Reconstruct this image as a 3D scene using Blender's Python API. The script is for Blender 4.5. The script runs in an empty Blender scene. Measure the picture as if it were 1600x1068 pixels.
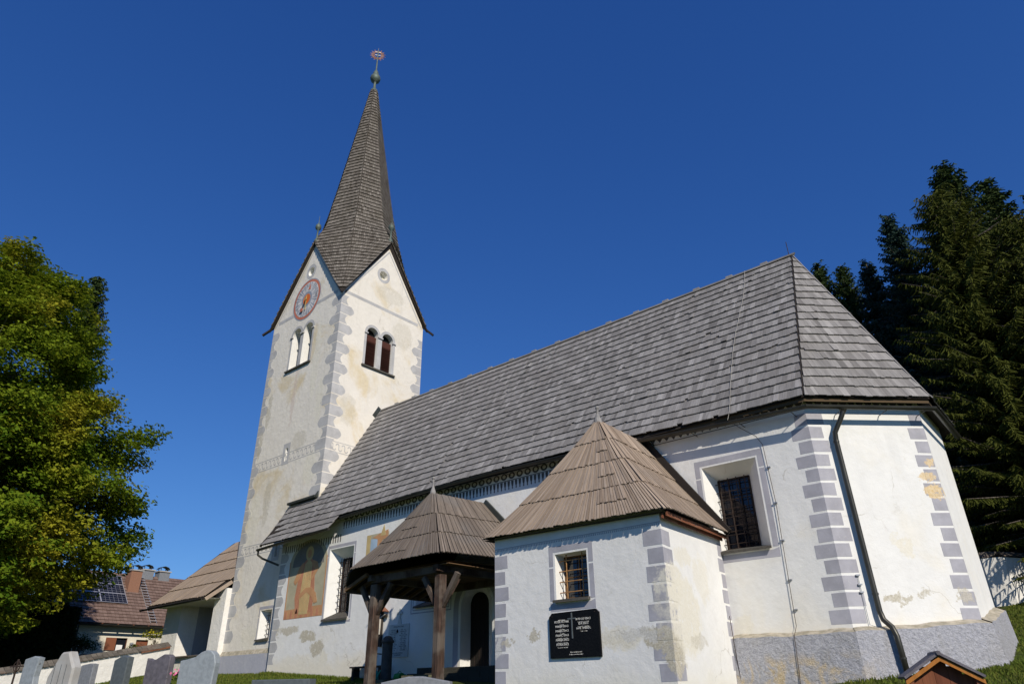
import bpy, math, random
import numpy as np
from mathutils import Vector, Matrix
from mathutils.geometry import tessellate_polygon
rnd = random.Random(7)
D = bpy.data
SC = bpy.context.scene
COL = SC.collection
V = lambda *a: np.array(a, float)
def unit(v): v = np.array(v, float); return v / np.linalg.norm(v)
UP = V(0, 0, 1)

# ------------------------------------------------------------------ camera, sky, sun
cd = D.cameras.new('camera'); cam = D.objects.new('camera', cd); COL.objects.link(cam); SC.camera = cam
cd.lens = 24.0; cd.sensor_width = 36.0; cd.clip_start = 0.1; cd.clip_end = 4000
Zc = unit((765 - 800, 534 + 1560, -1066.7))
Wc = V(-617 - 800, -(1099 - 534), -1066.7); Wc = unit(Wc - (Wc @ Zc) * Zc)
Ec = -Wc; Nc = np.cross(Zc, Ec)
cam.matrix_world = Matrix(np.array([Ec, Nc, Zc]).tolist()).to_4x4()

SUN_AZ, SUN_EL = 62.0, 34.0          # degrees east of south, elevation
world = D.worlds.new('World'); SC.world = world; world.use_nodes = True
wn = world.node_tree.nodes; wl = world.node_tree.links
bg = wn['Background']; sky = wn.new('ShaderNodeTexSky'); sky.sky_type = 'NISHITA'; sky.sun_disc = False
sky.sun_elevation = math.radians(SUN_EL); sky.sun_rotation = math.radians(180 - SUN_AZ)
sky.altitude = 700; sky.air_density = 1.0; sky.dust_density = 0.0; sky.ozone_density = 3.0
# the deep saturated blue of a clear high-altitude sky: one response curve per channel over the whole dome
sp0 = wn.new('ShaderNodeSeparateColor'); cb0 = wn.new('ShaderNodeCombineColor'); wl.new(sky.outputs[0], sp0.inputs[0])
for i_, (g_, a_) in enumerate(((1.08, .368), (.88, .523), (.68, .809))):
    m1 = wn.new('ShaderNodeMath'); m1.operation = 'MULTIPLY'; m1.inputs[1].default_value = .105; wl.new(sp0.outputs[i_], m1.inputs[0])
    m2 = wn.new('ShaderNodeMath'); m2.operation = 'POWER'; m2.inputs[1].default_value = g_; wl.new(m1.outputs[0], m2.inputs[0])
    m3 = wn.new('ShaderNodeMath'); m3.operation = 'MULTIPLY'; m3.inputs[1].default_value = a_ / .10; wl.new(m2.outputs[0], m3.inputs[0]); wl.new(m3.outputs[0], cb0.inputs[i_])
wl.new(cb0.outputs[0], bg.inputs['Color']); bg.inputs['Strength'].default_value = 0.10
sl = D.lights.new('sun', 'SUN'); sun = D.objects.new('sun', sl); COL.objects.link(sun)
sl.energy = 4.55; sl.angle = math.radians(0.5); sl.color = (1.0, 0.92, 0.80)
sd = V(math.sin(math.radians(SUN_AZ)) * math.cos(math.radians(SUN_EL)), -math.cos(math.radians(SUN_AZ)) * math.cos(math.radians(SUN_EL)), math.sin(math.radians(SUN_EL)))
sun.rotation_euler = Vector(sd).to_track_quat('Z', 'Y').to_euler(); sun.location = (30, -20, 40)
SC.view_settings.view_transform = 'Standard'; SC.view_settings.look = 'None'
SC.view_settings.gamma = 1; SC.view_settings.exposure = 0.0; SC.view_settings.use_curve_mapping = False
SC.cycles.max_bounces = 6; SC.cycles.transparent_max_bounces = 6

# ------------------------------------------------------------------ materials
class NT:
    def __init__(s, name):
        s.m = D.materials.new(name); s.m.use_nodes = True; s.n = s.m.node_tree.nodes; s.l = s.m.node_tree.links
        s.b = s.n['Principled BSDF']; s.pos = s.n.new('ShaderNodeNewGeometry').outputs['Position']
    def noise(s, scale, detail=5, rough=0.55, stretch=None, vec=None, dist=0.0):
        t = s.n.new('ShaderNodeTexNoise'); t.inputs['Scale'].default_value = scale; t.inputs['Detail'].default_value = detail
        t.inputs['Roughness'].default_value = rough; t.inputs['Distortion'].default_value = dist
        src = vec or s.pos
        if stretch:
            mp = s.n.new('ShaderNodeMapping'); mp.inputs['Scale'].default_value = stretch; s.l.new(src, mp.inputs[0]); src = mp.outputs[0]
        s.l.new(src, t.inputs['Vector']); return t.outputs['Fac']
    def ramp(s, fac, lo, hi):
        r = s.n.new('ShaderNodeMapRange'); r.inputs['From Min'].default_value = lo; r.inputs['From Max'].default_value = hi; r.interpolation_type = 'SMOOTHSTEP'
        s.l.new(fac, r.inputs['Value']); return r.outputs[0]
    def mix(s, fac, a, b, mode='MIX'):
        m = s.n.new('ShaderNodeMix'); m.data_type = 'RGBA'; m.blend_type = mode
        if isinstance(fac, (int, float)): m.inputs[0].default_value = fac
        else: s.l.new(fac, m.inputs[0])
        for i, c in ((6, a), (7, b)):
            if isinstance(c, (tuple, list)): m.inputs[i].default_value = (c[0], c[1], c[2], 1)
            else: s.l.new(c, m.inputs[i])
        return m.outputs[2]
    def math(s, op, a, b):
        m = s.n.new('ShaderNodeMath'); m.operation = op
        for i, c in ((0, a), (1, b)):
            if isinstance(c, (int, float)): m.inputs[i].default_value = c
            else: s.l.new(c, m.inputs[i])
        return m.outputs[0]
    def sepz(s):
        x = s.n.new('ShaderNodeSeparateXYZ'); s.l.new(s.pos, x.inputs[0]); return x.outputs
    def attr(s, name):
        a = s.n.new('ShaderNodeAttribute'); a.attribute_name = name; return a.outputs['Fac']
    def uv(s): return s.n.new('ShaderNodeTexCoord').outputs['UV']
    def bump(s, h, strength=0.3, dist=0.02):
        b = s.n.new('ShaderNodeBump'); b.inputs['Strength'].default_value = strength; b.inputs['Distance'].default_value = dist
        s.l.new(h, b.inputs['Height'])
        s.l.new(b.outputs[0], s.b.inputs['Normal'])
    def col(s, c):
        if isinstance(c, (tuple, list)): s.b.inputs['Base Color'].default_value = (c[0], c[1], c[2], 1)
        else: s.l.new(c, s.b.inputs['Base Color'])
    def fin(s, rough=0.8, metal=0.0, spec=0.3):
        s.b.inputs['Roughness'].default_value = rough; s.b.inputs['Metallic'].default_value = metal
        s.b.inputs['Specular IOR Level'].default_value = spec; return s.m
def scal(c, k): return tuple(min(1, x * k) for x in c)
def mottled(name, c, var=0.12, scale=3, rough=0.8, bumpst=0.2, bd=0.01, c2=None, metal=0, spec=0.3, fine=60):
    t = NT(name); n = t.noise(scale, 6); k = t.mix(t.ramp(n, 0.3, 0.7), scal(c, 1 - var), c2 or scal(c, 1 + var))
    f = t.noise(fine, 4); k = t.mix(t.math('MULTIPLY', f, 0.35), k, scal(c, 0.75)); t.col(k)
    if bumpst: t.bump(t.math('ADD', f, t.math('MULTIPLY', n, 0.6)), bumpst, bd)
    return t.fin(rough, metal, spec)
def p8(u, z): return (-4.73 + .7071 * u, 17 + .7071 * u, z)
def pf(u, z): return (u, 13.16, z)
def pe(u, z): return (-7.04 - .1087 * u, 13.16 + .994 * u, z)
DAMP = ((0.40, 0.36, 0.27), (0.60, 0.56, 0.46)); CRM = ((0.70, 0.66, 0.54), (0.77, 0.73, 0.63)); OCH = ((0.62, 0.44, 0.22), (0.72, 0.60, 0.40)); GRY = ((0.50, 0.49, 0.46), (0.66, 0.65, 0.62))
ST_NAVE = [(p8(2.80, 4.05), .17, .20, OCH, 1), (p8(2.88, 4.75), .08, .12, OCH, .9), (p8(2.72, 4.42), .15, .10, OCH, .9), (p8(2.80, 1.75), .14, .13, DAMP, .7), (p8(1.15, 1.66), .16, .10, DAMP, .9), (p8(1.42, 1.66), .09, .08, DAMP, .8), (p8(1.90, 1.82), .13, .12, DAMP, .8), (p8(1.7, 2.75), .16, .22, CRM, .8), (p8(1.5, 2.95), .08, .16, CRM, .6),
           ((-26.3, 17, 2.28), .65, .16, DAMP, .9), ((-25.0, 17, 2.00), .55, .22, DAMP, 1), ((-24.3, 17, 1.55), .45, .26, DAMP, 1), ((-23.8, 17, 1.2), .3, .2, CRM, .9), ((-27.3, 17, 2.25), .3, .2, DAMP, .8), ((-25.2, 17, 1.0), 1.6, .35, CRM, .6), ((-7.2, 17, 1.25), .3, .25, CRM, .6)]
ST_SAC = [(pf(-8.22, .90), .42, .13, DAMP, 1), (pf(-8.22, .90), .60, .22, CRM, .8), (pf(-7.40, .93), .34, .20, DAMP, 1), (pf(-7.8, .97), .5, .12, GRY, .7), (pf(-11.33, .98), .14, .07, DAMP, .8), (pf(-10.55, 1.10), .16, .09, DAMP, .9), (pf(-11.6, .90), .12, .25, GRY, .9), (pf(-7.12, .62), .14, .36, DAMP, .9), (pe(.10, .55), .18, .38, DAMP, .9),
          (pe(.85, 1.35), .85, .78, CRM, .9), (pe(.35, 1.95), .3, .4, CRM, .9), (pe(1.45, .85), .3, .12, DAMP, .5), (pe(1.1, 2.55), .4, .2, CRM, .7), (pe(2.1, 2.2), .3, .5, CRM, .6), (pf(-9.4, -.4), 2.4, .5, GRY, .35)]
ST_TOW = [((-31.4, 17.45, 13.2), .22, 1.0, DAMP, .7), ((-31.75, 17.45, 11.4), .15, .8, DAMP, .7), ((-26.9, 17.45, 12.7), .3, 1.2, CRM, .8), ((-30.3, 17.45, 8.2), .3, 1.1, DAMP, .5), ((-31.3, 17.45, 7.6), .5, 1.2, CRM, .8), ((-25.95, 20.6, 19.5), 1.0, .5, DAMP, .4), ((-25.95, 21.6, 17.4), .7, .8, DAMP, .4), ((-25.95, 18.5, 12.2), .4, .8, DAMP, .4), ((-27.6, 17.45, 15), .3, 2.2, CRM, .8), ((-29.2, 17.45, 13.5), .15, 1.6, ((.55, .42, .36), (.68, .6, .52)), .6), ((-28.2, 17.45, 10.9), .6, .5, DAMP, .45), ((-30, 17.45, 2.2), .8, .5, CRM, .7), ((-27.0, 17.45, 9.3), .5, .8, CRM, .9)]
def stains(t, k, lst):
    if not lst: return k
    nz = t.n.new('ShaderNodeTexNoise'); nz.inputs['Scale'].default_value = 3.5; nz.inputs['Detail'].default_value = 7; nz.inputs['Roughness'].default_value = .7; t.l.new(t.pos, nz.inputs['Vector'])
    def vm(op, a, b):
        m = t.n.new('ShaderNodeVectorMath'); m.operation = op
        for i, c in ((0, a), (1, b)):
            if c is None: continue
            if isinstance(c, (tuple, list)): m.inputs[i].default_value = c
            else: t.l.new(c, m.inputs[i])
        return m
    wv = vm('ADD', vm('MULTIPLY', vm('SUBTRACT', nz.outputs['Color'], (.5, .5, .5)).outputs[0], (.75, .75, .65)).outputs[0], t.pos).outputs[0]
    gr = t.noise(26, 6, .75); brk = t.ramp(t.noise(6, 7, .72), .30, .48)
    for c, rx, rz, cc, st in lst:
        d = vm('LENGTH', vm('MULTIPLY', vm('SUBTRACT', wv, c).outputs[0], (1 / rx, 1 / max(rx, .5), 1 / rz)).outputs[0], None).outputs['Value']
        m = t.math('MULTIPLY', t.math('MULTIPLY', t.ramp(d, 1.15, .85), brk), st); k = t.mix(m, k, t.mix(t.ramp(gr, .35, .65), cc[0], cc[1]))
    return k
def plaster(name, c, dirt, amount, cream, low_z=None, bumpd=0.012, st=None):
    t = NT(name)
    big = t.noise(0.55, 6, 0.6, dist=0.6); mid = t.noise(2.6, 6, 0.6); fine = t.noise(38, 5, 0.65); streak = t.noise(1.6, 5, 0.6, stretch=(1.6, 1.6, 0.16))
    k = t.mix(t.ramp(mid, 0.25, 0.8), scal(c, 0.93), c)
    k = t.mix(t.math('MULTIPLY', t.ramp(big, 0.5, 0.72), amount), k, cream)
    k = t.mix(t.math('MULTIPLY', t.ramp(streak, 0.5, 0.8), .25 + amount * 0.6), k, scal(c, 0.82))
    k = t.mix(t.math('MULTIPLY', t.ramp(t.noise(5, 8, .75), .5, .7), .05 + .13 * amount), k, scal(dirt, 1.25))
    d = t.math('MULTIPLY', t.ramp(t.noise(1.1, 9, 0.72, dist=1.2), 0.62, 0.74), t.ramp(t.noise(7, 6, 0.7), 0.42, 0.62))
    k = t.mix(t.math('MULTIPLY', d, amount), k, dirt)
    if low_z is not None:
        z = t.sepz()[2]; zz = t.math('ADD', z, t.math('MULTIPLY', t.noise(1.5, 5), -0.9))
        k = t.mix(t.math('MULTIPLY', t.ramp(zz, low_z + 0.25, low_z - 0.35), 0.75), k, cream)
    k = stains(t, k, st)
    vo = t.n.new('ShaderNodeTexVoronoi'); vo.feature = 'DISTANCE_TO_EDGE'; vo.inputs['Scale'].default_value = .55; wp = t.n.new('ShaderNodeTexNoise'); wp.inputs['Scale'].default_value = 1.8; wp.inputs['Detail'].default_value = 6; t.l.new(t.pos, wp.inputs['Vector'])
    mv = t.n.new('ShaderNodeMix'); mv.data_type = 'VECTOR'; mv.inputs[0].default_value = .42; t.l.new(t.pos, mv.inputs[4]); t.l.new(wp.outputs['Color'], mv.inputs[5]); t.l.new(mv.outputs[1], vo.inputs['Vector'])
    crack = t.math('MULTIPLY', t.ramp(vo.outputs['Distance'], .006, .0), t.ramp(t.noise(.8, 4), .5, .62)); k = t.mix(t.math('MULTIPLY', crack, .45), k, scal(dirt, .8))
    t.col(k)
    h = t.math('ADD', t.math('MULTIPLY', mid, 1.6), t.math('MULTIPLY', fine, 0.35))
    h = t.math('ADD', h, t.math('MULTIPLY', t.noise(6, 5, .6), 1.3))
    t.bump(h, 0.5, bumpd * 1.15); return t.fin(0.9, 0, 0.15)
def wood(name, c1, c2, c3=None, rough=0.85, grain=26, amt=0.5):
    """boards and shingles: 'shade' (one number per board) picks its tone, the grain runs along v"""
    t = NT(name); u = t.uv(); g = t.noise(1.0, 5, 0.65, stretch=(grain, 2.2, 1), vec=u); g2 = t.noise(1.0, 3, 0.6, stretch=(grain * 3, 1.2, 1), vec=u)
    k = t.mix(t.attr('shade'), c1, c2)
    w = t.noise(0.7, 5, 0.6)
    if c3: k = t.mix(t.math('MULTIPLY', t.ramp(w, 0.5, 0.72), 0.6), k, c3)
    k = t.mix(t.math('MULTIPLY', t.ramp(g, 0.35, 0.75), amt), k, scal(c1, 0.55))
    t.col(k); t.bump(t.math('ADD', g, g2), 0.5, 0.006); return t.fin(rough, 0, 0.2)
def paint(name, c, rough=0.85, wear=0.25, wearc=(0.62, 0.61, 0.57), st=None):
    t = NT(name); n = t.noise(1.7, 6, 0.65); f = t.noise(14, 6, 0.7)
    k = t.mix(t.ramp(n, 0.3, 0.7), scal(c, 0.86), scal(c, 1.1))
    k = t.mix(t.math('MULTIPLY', t.ramp(f, 0.56, 0.75), wear), k, wearc); k = stains(t, k, st); t.col(k)
    t.bump(t.math('ADD', f, n), 0.3, 0.008); return t.fin(rough, 0, 0.15)
def flat(name, c, rough=0.7, metal=0, spec=0.3):
    t = NT(name); t.col(t.mix(t.noise(20, 4), scal(c, 0.85), scal(c, 1.12))); return t.fin(rough, metal, spec)

M = {}
M['wall'] = plaster('lime plaster white', (0.79, 0.785, 0.755), (0.45, 0.41, 0.32), 0.35, (0.76, 0.70, 0.56), 0.75, st=ST_NAVE)
M['annexwall'] = plaster('lime plaster sacristy', (0.80, 0.79, 0.76), (0.46, 0.42, 0.33), 0.35, (0.74, 0.71, 0.62), -0.2, st=ST_SAC)
M['tower'] = plaster('old cream plaster', (0.78, 0.735, 0.65), (0.40, 0.35, 0.26), 1.0, (0.66, 0.56, 0.38), None, 0.02, ST_TOW)
M['towerlow'] = plaster('tower plinth plaster', (0.40, 0.41, 0.46), (0.6, 0.56, 0.46), 0.8, (0.52, 0.50, 0.44))
M['reveal'] = plaster('reveal plaster', (0.80, 0.79, 0.75), (0.6, 0.56, 0.48), 0.3, (0.75, 0.72, 0.64))
M['quoin'] = paint('grey lime paint', (0.385, 0.38, 0.415), wear=0.35, st=ST_NAVE[:9])
M['squoin'] = paint('grey lime paint sacristy', (0.375, 0.37, 0.405), wear=0.35, st=ST_SAC)
M['line'] = paint('white lime paint', (0.80, 0.80, 0.79), wear=0.1)
M['tquoin'] = paint('weathered grey paint', (0.45, 0.445, 0.44), wear=0.9, wearc=(0.70, 0.67, 0.60), st=ST_NAVE[9:13] + ST_TOW[:6])
M['creampatch'] = paint('bare cream plaster', (0.74, 0.69, 0.56), wear=0.35)
M['damppatch'] = mottled('damp crumbling plaster', (0.42, 0.38, 0.30), 0.3, 12, 0.95, 0.9, 0.03, (0.62, 0.58, 0.48), fine=50)
M['ochre'] = paint('ochre render', (0.66, 0.52, 0.32), wear=0.3)
def plinthmat():
    t = NT('roughcast plinth'); a = t.noise(16, 6, 0.7); b = t.noise(45, 5, 0.7); n = t.noise(1.2, 7, 0.68, dist=0.8)
    k = t.mix(t.ramp(a, 0.3, 0.7), (0.33, 0.335, 0.37), (0.50, 0.505, 0.54)); k = t.mix(t.math('MULTIPLY', t.ramp(t.noise(.9, 6, .65), .45, .7), .5), k, (0.36, 0.35, 0.33)); k = t.mix(t.math('MULTIPLY', t.ramp(t.noise(2.5, 7, .7, stretch=(1.5, 1.5, .3)), .55, .7), .4), k, (0.30, 0.29, 0.25))
    z = t.sepz()[2]; x = t.sepz()[0]
    low = t.math('MULTIPLY', t.ramp(z, 0.72, 0.35), t.ramp(x, -4.1, -5.3))
    k = t.mix(t.math('MULTIPLY', t.ramp(n, 0.44, 0.56), low), k, t.mix(t.ramp(b, 0.4, 0.6), (0.46, 0.36, 0.22), (0.62, 0.53, 0.38)))
    t.col(k); t.bump(t.math('ADD', t.math('ADD', a, t.math('MULTIPLY', t.noise(6, 5, .7), 1.2)), t.math('MULTIPLY', b, 0.4)), 0.9, 0.055); return t.fin(0.95, 0, 0.1)
M['plinth'] = plinthmat()
M['ledge'] = mottled('mossy ledge', (0.42, 0.38, 0.28), 0.3, 6, 0.95, 0.8, 0.03, (0.56, 0.5, 0.4))
M['shingle'] = wood('weathered larch shingle', (0.135, 0.128, 0.122), (0.38, 0.365, 0.35), (0.20, 0.185, 0.17), amt=0.45)
M['spireshingle'] = wood('spire shingle', (0.095, 0.082, 0.068), (0.25, 0.225, 0.195), (0.12, 0.105, 0.08), amt=0.5)
M['board'] = wood('brown roof board', (0.25, 0.19, 0.14), (0.46, 0.365, 0.28), (0.30, 0.25, 0.205), amt=0.45, grain=18)
M['porchboard'] = wood('porch roof board', (0.12, 0.098, 0.08), (0.235, 0.195, 0.16), (0.17, 0.16, 0.15), amt=0.45, grain=18)
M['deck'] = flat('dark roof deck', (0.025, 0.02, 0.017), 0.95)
M['redwood'] = wood('red brown board', (0.16, 0.055, 0.03), (0.26, 0.10, 0.05), (0.3, 0.22, 0.16), amt=0.5)
M['post'] = NT('old oak'); 
def postmat():
    t = NT('old oak post'); g = t.noise(3.0, 6, 0.65, stretch=(14, 14, 0.7)); w = t.noise(1.3, 4)
    k = t.mix(t.ramp(g, 0.35, 0.7), (0.025, 0.017, 0.013), (0.10, 0.058, 0.042)); k = t.mix(t.math('MULTIPLY', t.ramp(w, 0.40, 0.58), 0.6), k, (0.17, 0.145, 0.12)); t.col(k)
    t.bump(g, 0.9, 0.03); return t.fin(0.8, 0, 0.25)
M['post'] = postmat()
M['soffit'] = wood('soffit board', (0.10, 0.06, 0.032), (0.19, 0.115, 0.06), amt=0.4)
M['bareboard'] = wood('yellow fascia board', (0.07, 0.048, 0.028), (0.14, 0.095, 0.05), amt=0.5)
M['friezeboard'] = paint('painted cornice', (0.42, 0.42, 0.39), wear=0.2)
M['darkpaint'] = paint('dark frieze paint', (0.10, 0.095, 0.09), wear=0.15)
M['gutter'] = mottled('bronzed gutter metal', (0.062, 0.06, 0.05), 0.25, 2, 0.42, 0.1, 0.004, metal=0.6, spec=0.5)
M['flash'] = mottled('flashing metal', (0.07, 0.078, 0.07), 0.2, 2, 0.45, 0.05, 0.004, metal=0.5)
M['copper'] = mottled('green patina copper', (0.22, 0.30, 0.27), 0.45, 5, 0.6, 0.3, 0.01, (0.08, 0.085, 0.06), metal=0.3)
M['rustred'] = mottled('rusty painted iron', (0.22, 0.085, 0.05), 0.3, 6, 0.7, 0.2, 0.01, (0.4, 0.22, 0.14))
M['iron'] = mottled('rusted iron', (0.045, 0.030, 0.024), 0.3, 12, 0.75, 0.3, 0.005, metal=0.3)
M['ironlit'] = mottled('sunlit rusted iron', (0.36, 0.19, 0.07), 0.3, 12, 0.7, 0.3, 0.005)  # rusted iron with the orange of sunlight put into its colour
M['finial'] = mottled('weathered grey finial', (0.26, 0.25, 0.24), 0.2, 6, 0.85, 0.3, 0.01)
M['zinc'] = mottled('zinc', (0.42, 0.43, 0.44), 0.15, 8, 0.4, 0.1, 0.004, metal=0.7)
M['cable'] = flat('cable', (0.45, 0.43, 0.38), 0.6, 0.3)
def glassm(name, c=(0.012, 0.014, 0.02), r=0.06):
    t = NT(name); t.col(c); t.bump(t.noise(2.2, 2), 0.15, 0.02); return t.fin(r, 0, 0.6)
M['glass'] = glassm('window glass'); M['black'] = flat('dark interior', (0.006, 0.006, 0.006), 0.95)
M['stoneSill'] = mottled('dark sill stone', (0.085, 0.078, 0.066), 0.25, 9, 0.85, 0.4, 0.01)
M['brownframe'] = wood('brown window wood', (0.13, 0.07, 0.035), (0.2, 0.11, 0.05), amt=0.4)
M['door'] = wood('dark door wood', (0.012, 0.010, 0.009), (0.022, 0.018, 0.014), amt=0.4)
M['granite_black'] = mottled('black polished granite', (0.004, 0.004, 0.0045), 0.2, 40, 0.35, 0.0, 0.002, (0.012, 0.012, 0.012), spec=0.12, fine=200)
M['gilt'] = flat('engraved letters', (0.78, 0.76, 0.70), 0.6)
M['marble'] = mottled('pale grey marble', (0.52, 0.55, 0.53), 0.12, 4, 0.6, 0.05, 0.004)
M['engrave'] = flat('engraved dark letters', (0.13, 0.15, 0.16), 0.8)
M['st_light'] = mottled('light grave stone', (0.50, 0.50, 0.48), 0.2, 3, 0.75, 0.4, 0.01, (0.33, 0.31, 0.28), fine=90)
M['st_grey'] = mottled('grey granite', (0.20, 0.21, 0.225), 0.15, 14, 0.55, 0.25, 0.006, fine=160)
M['st_dark'] = mottled('dark green grey granite', (0.10, 0.115, 0.12), 0.15, 14, 0.45, 0.15, 0.005, fine=160)
M['st_purple'] = mottled('purple grey slate', (0.125, 0.115, 0.13), 0.25, 9, 0.6, 0.4, 0.01, fine=120)
M['st_pale'] = mottled('blue grey granite', (0.27, 0.30, 0.32), 0.14, 12, 0.6, 0.2, 0.006, fine=160)
M['fieldstone'] = mottled('mossy field stone', (0.26, 0.225, 0.14), 0.4, 7, 0.95, 0.9, 0.03, (0.12, 0.13, 0.08))
M['darkstone'] = mottled('dark step stone', (0.10, 0.088, 0.065), 0.4, 5, 0.95, 0.9, 0.03, (0.05, 0.05, 0.038))
M['fr_ground'] = paint('fresco ochre grey', (0.44, 0.40, 0.28), wear=0.65, wearc=(0.5, 0.48, 0.38))
M['fr_orange'] = paint('fresco orange', (0.52, 0.28, 0.14), wear=0.85, wearc=(0.6, 0.42, 0.2))
M['fr_red'] = paint('fresco red', (0.49, 0.22, 0.13), wear=0.65, wearc=(0.6, 0.42, 0.25))
M['fr_yellow'] = paint('fresco yellow', (0.55, 0.42, 0.20), wear=0.65, wearc=(0.6, 0.45, 0.25))
M['fr_dark'] = paint('fresco dark blue', (0.19, 0.185, 0.17), wear=0.65, wearc=(0.3, 0.18, 0.10))
M['fr_blue'] = paint('fresco light blue', (0.36, 0.47, 0.58), wear=0.3)
M['cl_red'] = paint('clock red', (0.50, 0.17, 0.11), wear=0.6, wearc=(0.68, 0.42, 0.33))
M['cl_face'] = paint('clock face', (0.58, 0.56, 0.55), wear=0.3)
M['cl_blue'] = paint('clock blue grey', (0.27, 0.30, 0.35), wear=0.35, wearc=(0.5, 0.5, 0.5))
M['cl_orange'] = paint('clock orange red', (0.66, 0.16, 0.04), wear=0.1)
M['gold'] = flat('gold leaf', (0.62, 0.50, 0.16), 0.4, 0.4)
M['louvre'] = wood('red brown louvre', (0.06, 0.022, 0.016), (0.10, 0.036, 0.026))
M['brick'] = mottled('chimney brick', (0.27, 0.14, 0.09), 0.15, 20, 0.9, 0.2, 0.01)
M['tile'] = wood('clay roof tile', (0.15, 0.10, 0.082), (0.21, 0.145, 0.12), amt=0.2)
M['housewall'] = plaster('house render', (0.72, 0.67, 0.55), (0.6, 0.55, 0.45), 0.1, (0.7, 0.64, 0.5))
M['solar'] = flat('solar cell', (0.010, 0.012, 0.022), 0.35, 0.0, 0.25)
M['alu'] = flat('aluminium', (0.55, 0.55, 0.56), 0.4, 0.6)
M['shutter'] = wood('brown shutter', (0.19, 0.07, 0.035), (0.27, 0.10, 0.055))
M['orangewood'] = wood('orange balcony wood', (0.30, 0.11, 0.02), (0.42, 0.17, 0.04))
M['coping'] = wood('old clay coping tile', (0.09, 0.08, 0.068), (0.17, 0.15, 0.125), (0.28, 0.14, 0.085))
M['cemwall'] = plaster('cemetery wall plaster', (0.80, 0.78, 0.73), (0.5, 0.46, 0.38), 0.4, (0.74, 0.69, 0.56), None, 0.03)
M['plastic_teal'] = flat('teal plastic', (0.02, 0.33, 0.27), 0.4); M['plastic_green'] = flat('green plastic', (0.02, 0.22, 0.05), 0.4)
M['darkwood'] = wood('dark bench wood', (0.035, 0.028, 0.024), (0.06, 0.05, 0.04))
M['carved'] = flat('pale carved figure', (0.5, 0.46, 0.4), 0.7)
M['pumpstone'] = mottled('dark pump casing', (0.075, 0.073, 0.07), 0.2, 6, 0.8, 0.4, 0.01)
def bark(name, c1, c2):
    t = NT(name); g = t.noise(4, 6, 0.7, stretch=(3, 3, 0.6)); t.col(t.mix(t.ramp(g, 0.35, 0.7), c1, c2)); t.bump(g, 0.9, 0.05); return t.fin(0.95, 0, 0.1)
M['bark'] = bark('bark', (0.07, 0.06, 0.045), (0.20, 0.175, 0.135)); M['conbark'] = bark('conifer bark', (0.06, 0.05, 0.04), (0.24, 0.21, 0.18))
def leafm(name, c1, c2, c3=None, trans=0.25):
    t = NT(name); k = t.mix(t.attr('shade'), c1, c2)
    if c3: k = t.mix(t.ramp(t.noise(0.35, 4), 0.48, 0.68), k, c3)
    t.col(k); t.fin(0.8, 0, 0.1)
    if trans:
        tr = t.n.new('ShaderNodeBsdfTranslucent'); t.l.new(k, tr.inputs[0]); mx = t.n.new('ShaderNodeMixShader'); mx.inputs[0].default_value = trans
        out = t.n['Material Output']; t.l.new(t.b.outputs[0], mx.inputs[1]); t.l.new(tr.outputs[0], mx.inputs[2]); t.l.new(mx.outputs[0], out.inputs[0])
    return t.m
M['leaf'] = leafm('linden leaf', (0.055, 0.12, 0.007), (0.24, 0.29, 0.018), (0.32, 0.30, 0.024), trans=0.35)
M['spruce'] = leafm('spruce needles', (0.018, 0.036, 0.011), (0.055, 0.080, 0.020), trans=0.1)
M['bluefir'] = leafm('blue fir needles', (0.014, 0.032, 0.024), (0.036, 0.066, 0.05), trans=0.1)
M['larch'] = leafm('larch needles', (0.034, 0.046, 0.008), (0.090, 0.100, 0.016), (0.070, 0.080, 0.013), trans=0.15)
M['shrub'] = leafm('shrub leaf', (0.015, 0.035, 0.008), (0.05, 0.09, 0.02)); M['yellowshrub'] = leafm('yellow flowering shrub', (0.06, 0.13, 0.01), (0.5, 0.42, 0.02))
M['thuja'] = leafm('thuja hedge', (0.006, 0.014, 0.005), (0.016, 0.028, 0.010), trans=0)
M['grassblade'] = leafm('grass blade', (0.06, 0.10, 0.012), (0.17, 0.18, 0.035), (0.10, 0.14, 0.02))
M['petal'] = flat('pink petal', (0.65, 0.16, 0.30), 0.6)
def groundm():
    t = NT('lawn'); a = t.noise(0.4, 6, 0.6); b = t.noise(9, 6, 0.7); c = t.noise(50, 4, 0.7)
    k = t.mix(t.ramp(a, 0.35, 0.65), (0.060, 0.095, 0.014), (0.115, 0.125, 0.03)); k = t.mix(t.math('MULTIPLY', t.ramp(b, 0.5, 0.75), 0.6), k, (0.17, 0.145, 0.07)); k = t.mix(t.math('MULTIPLY', c, 0.5), k, (0.03, 0.05, 0.01))
    t.col(k); t.bump(t.math('ADD', b, c), 0.9, 0.05); return t.fin(0.95, 0, 0.1)
M['ground'] = groundm()

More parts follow.
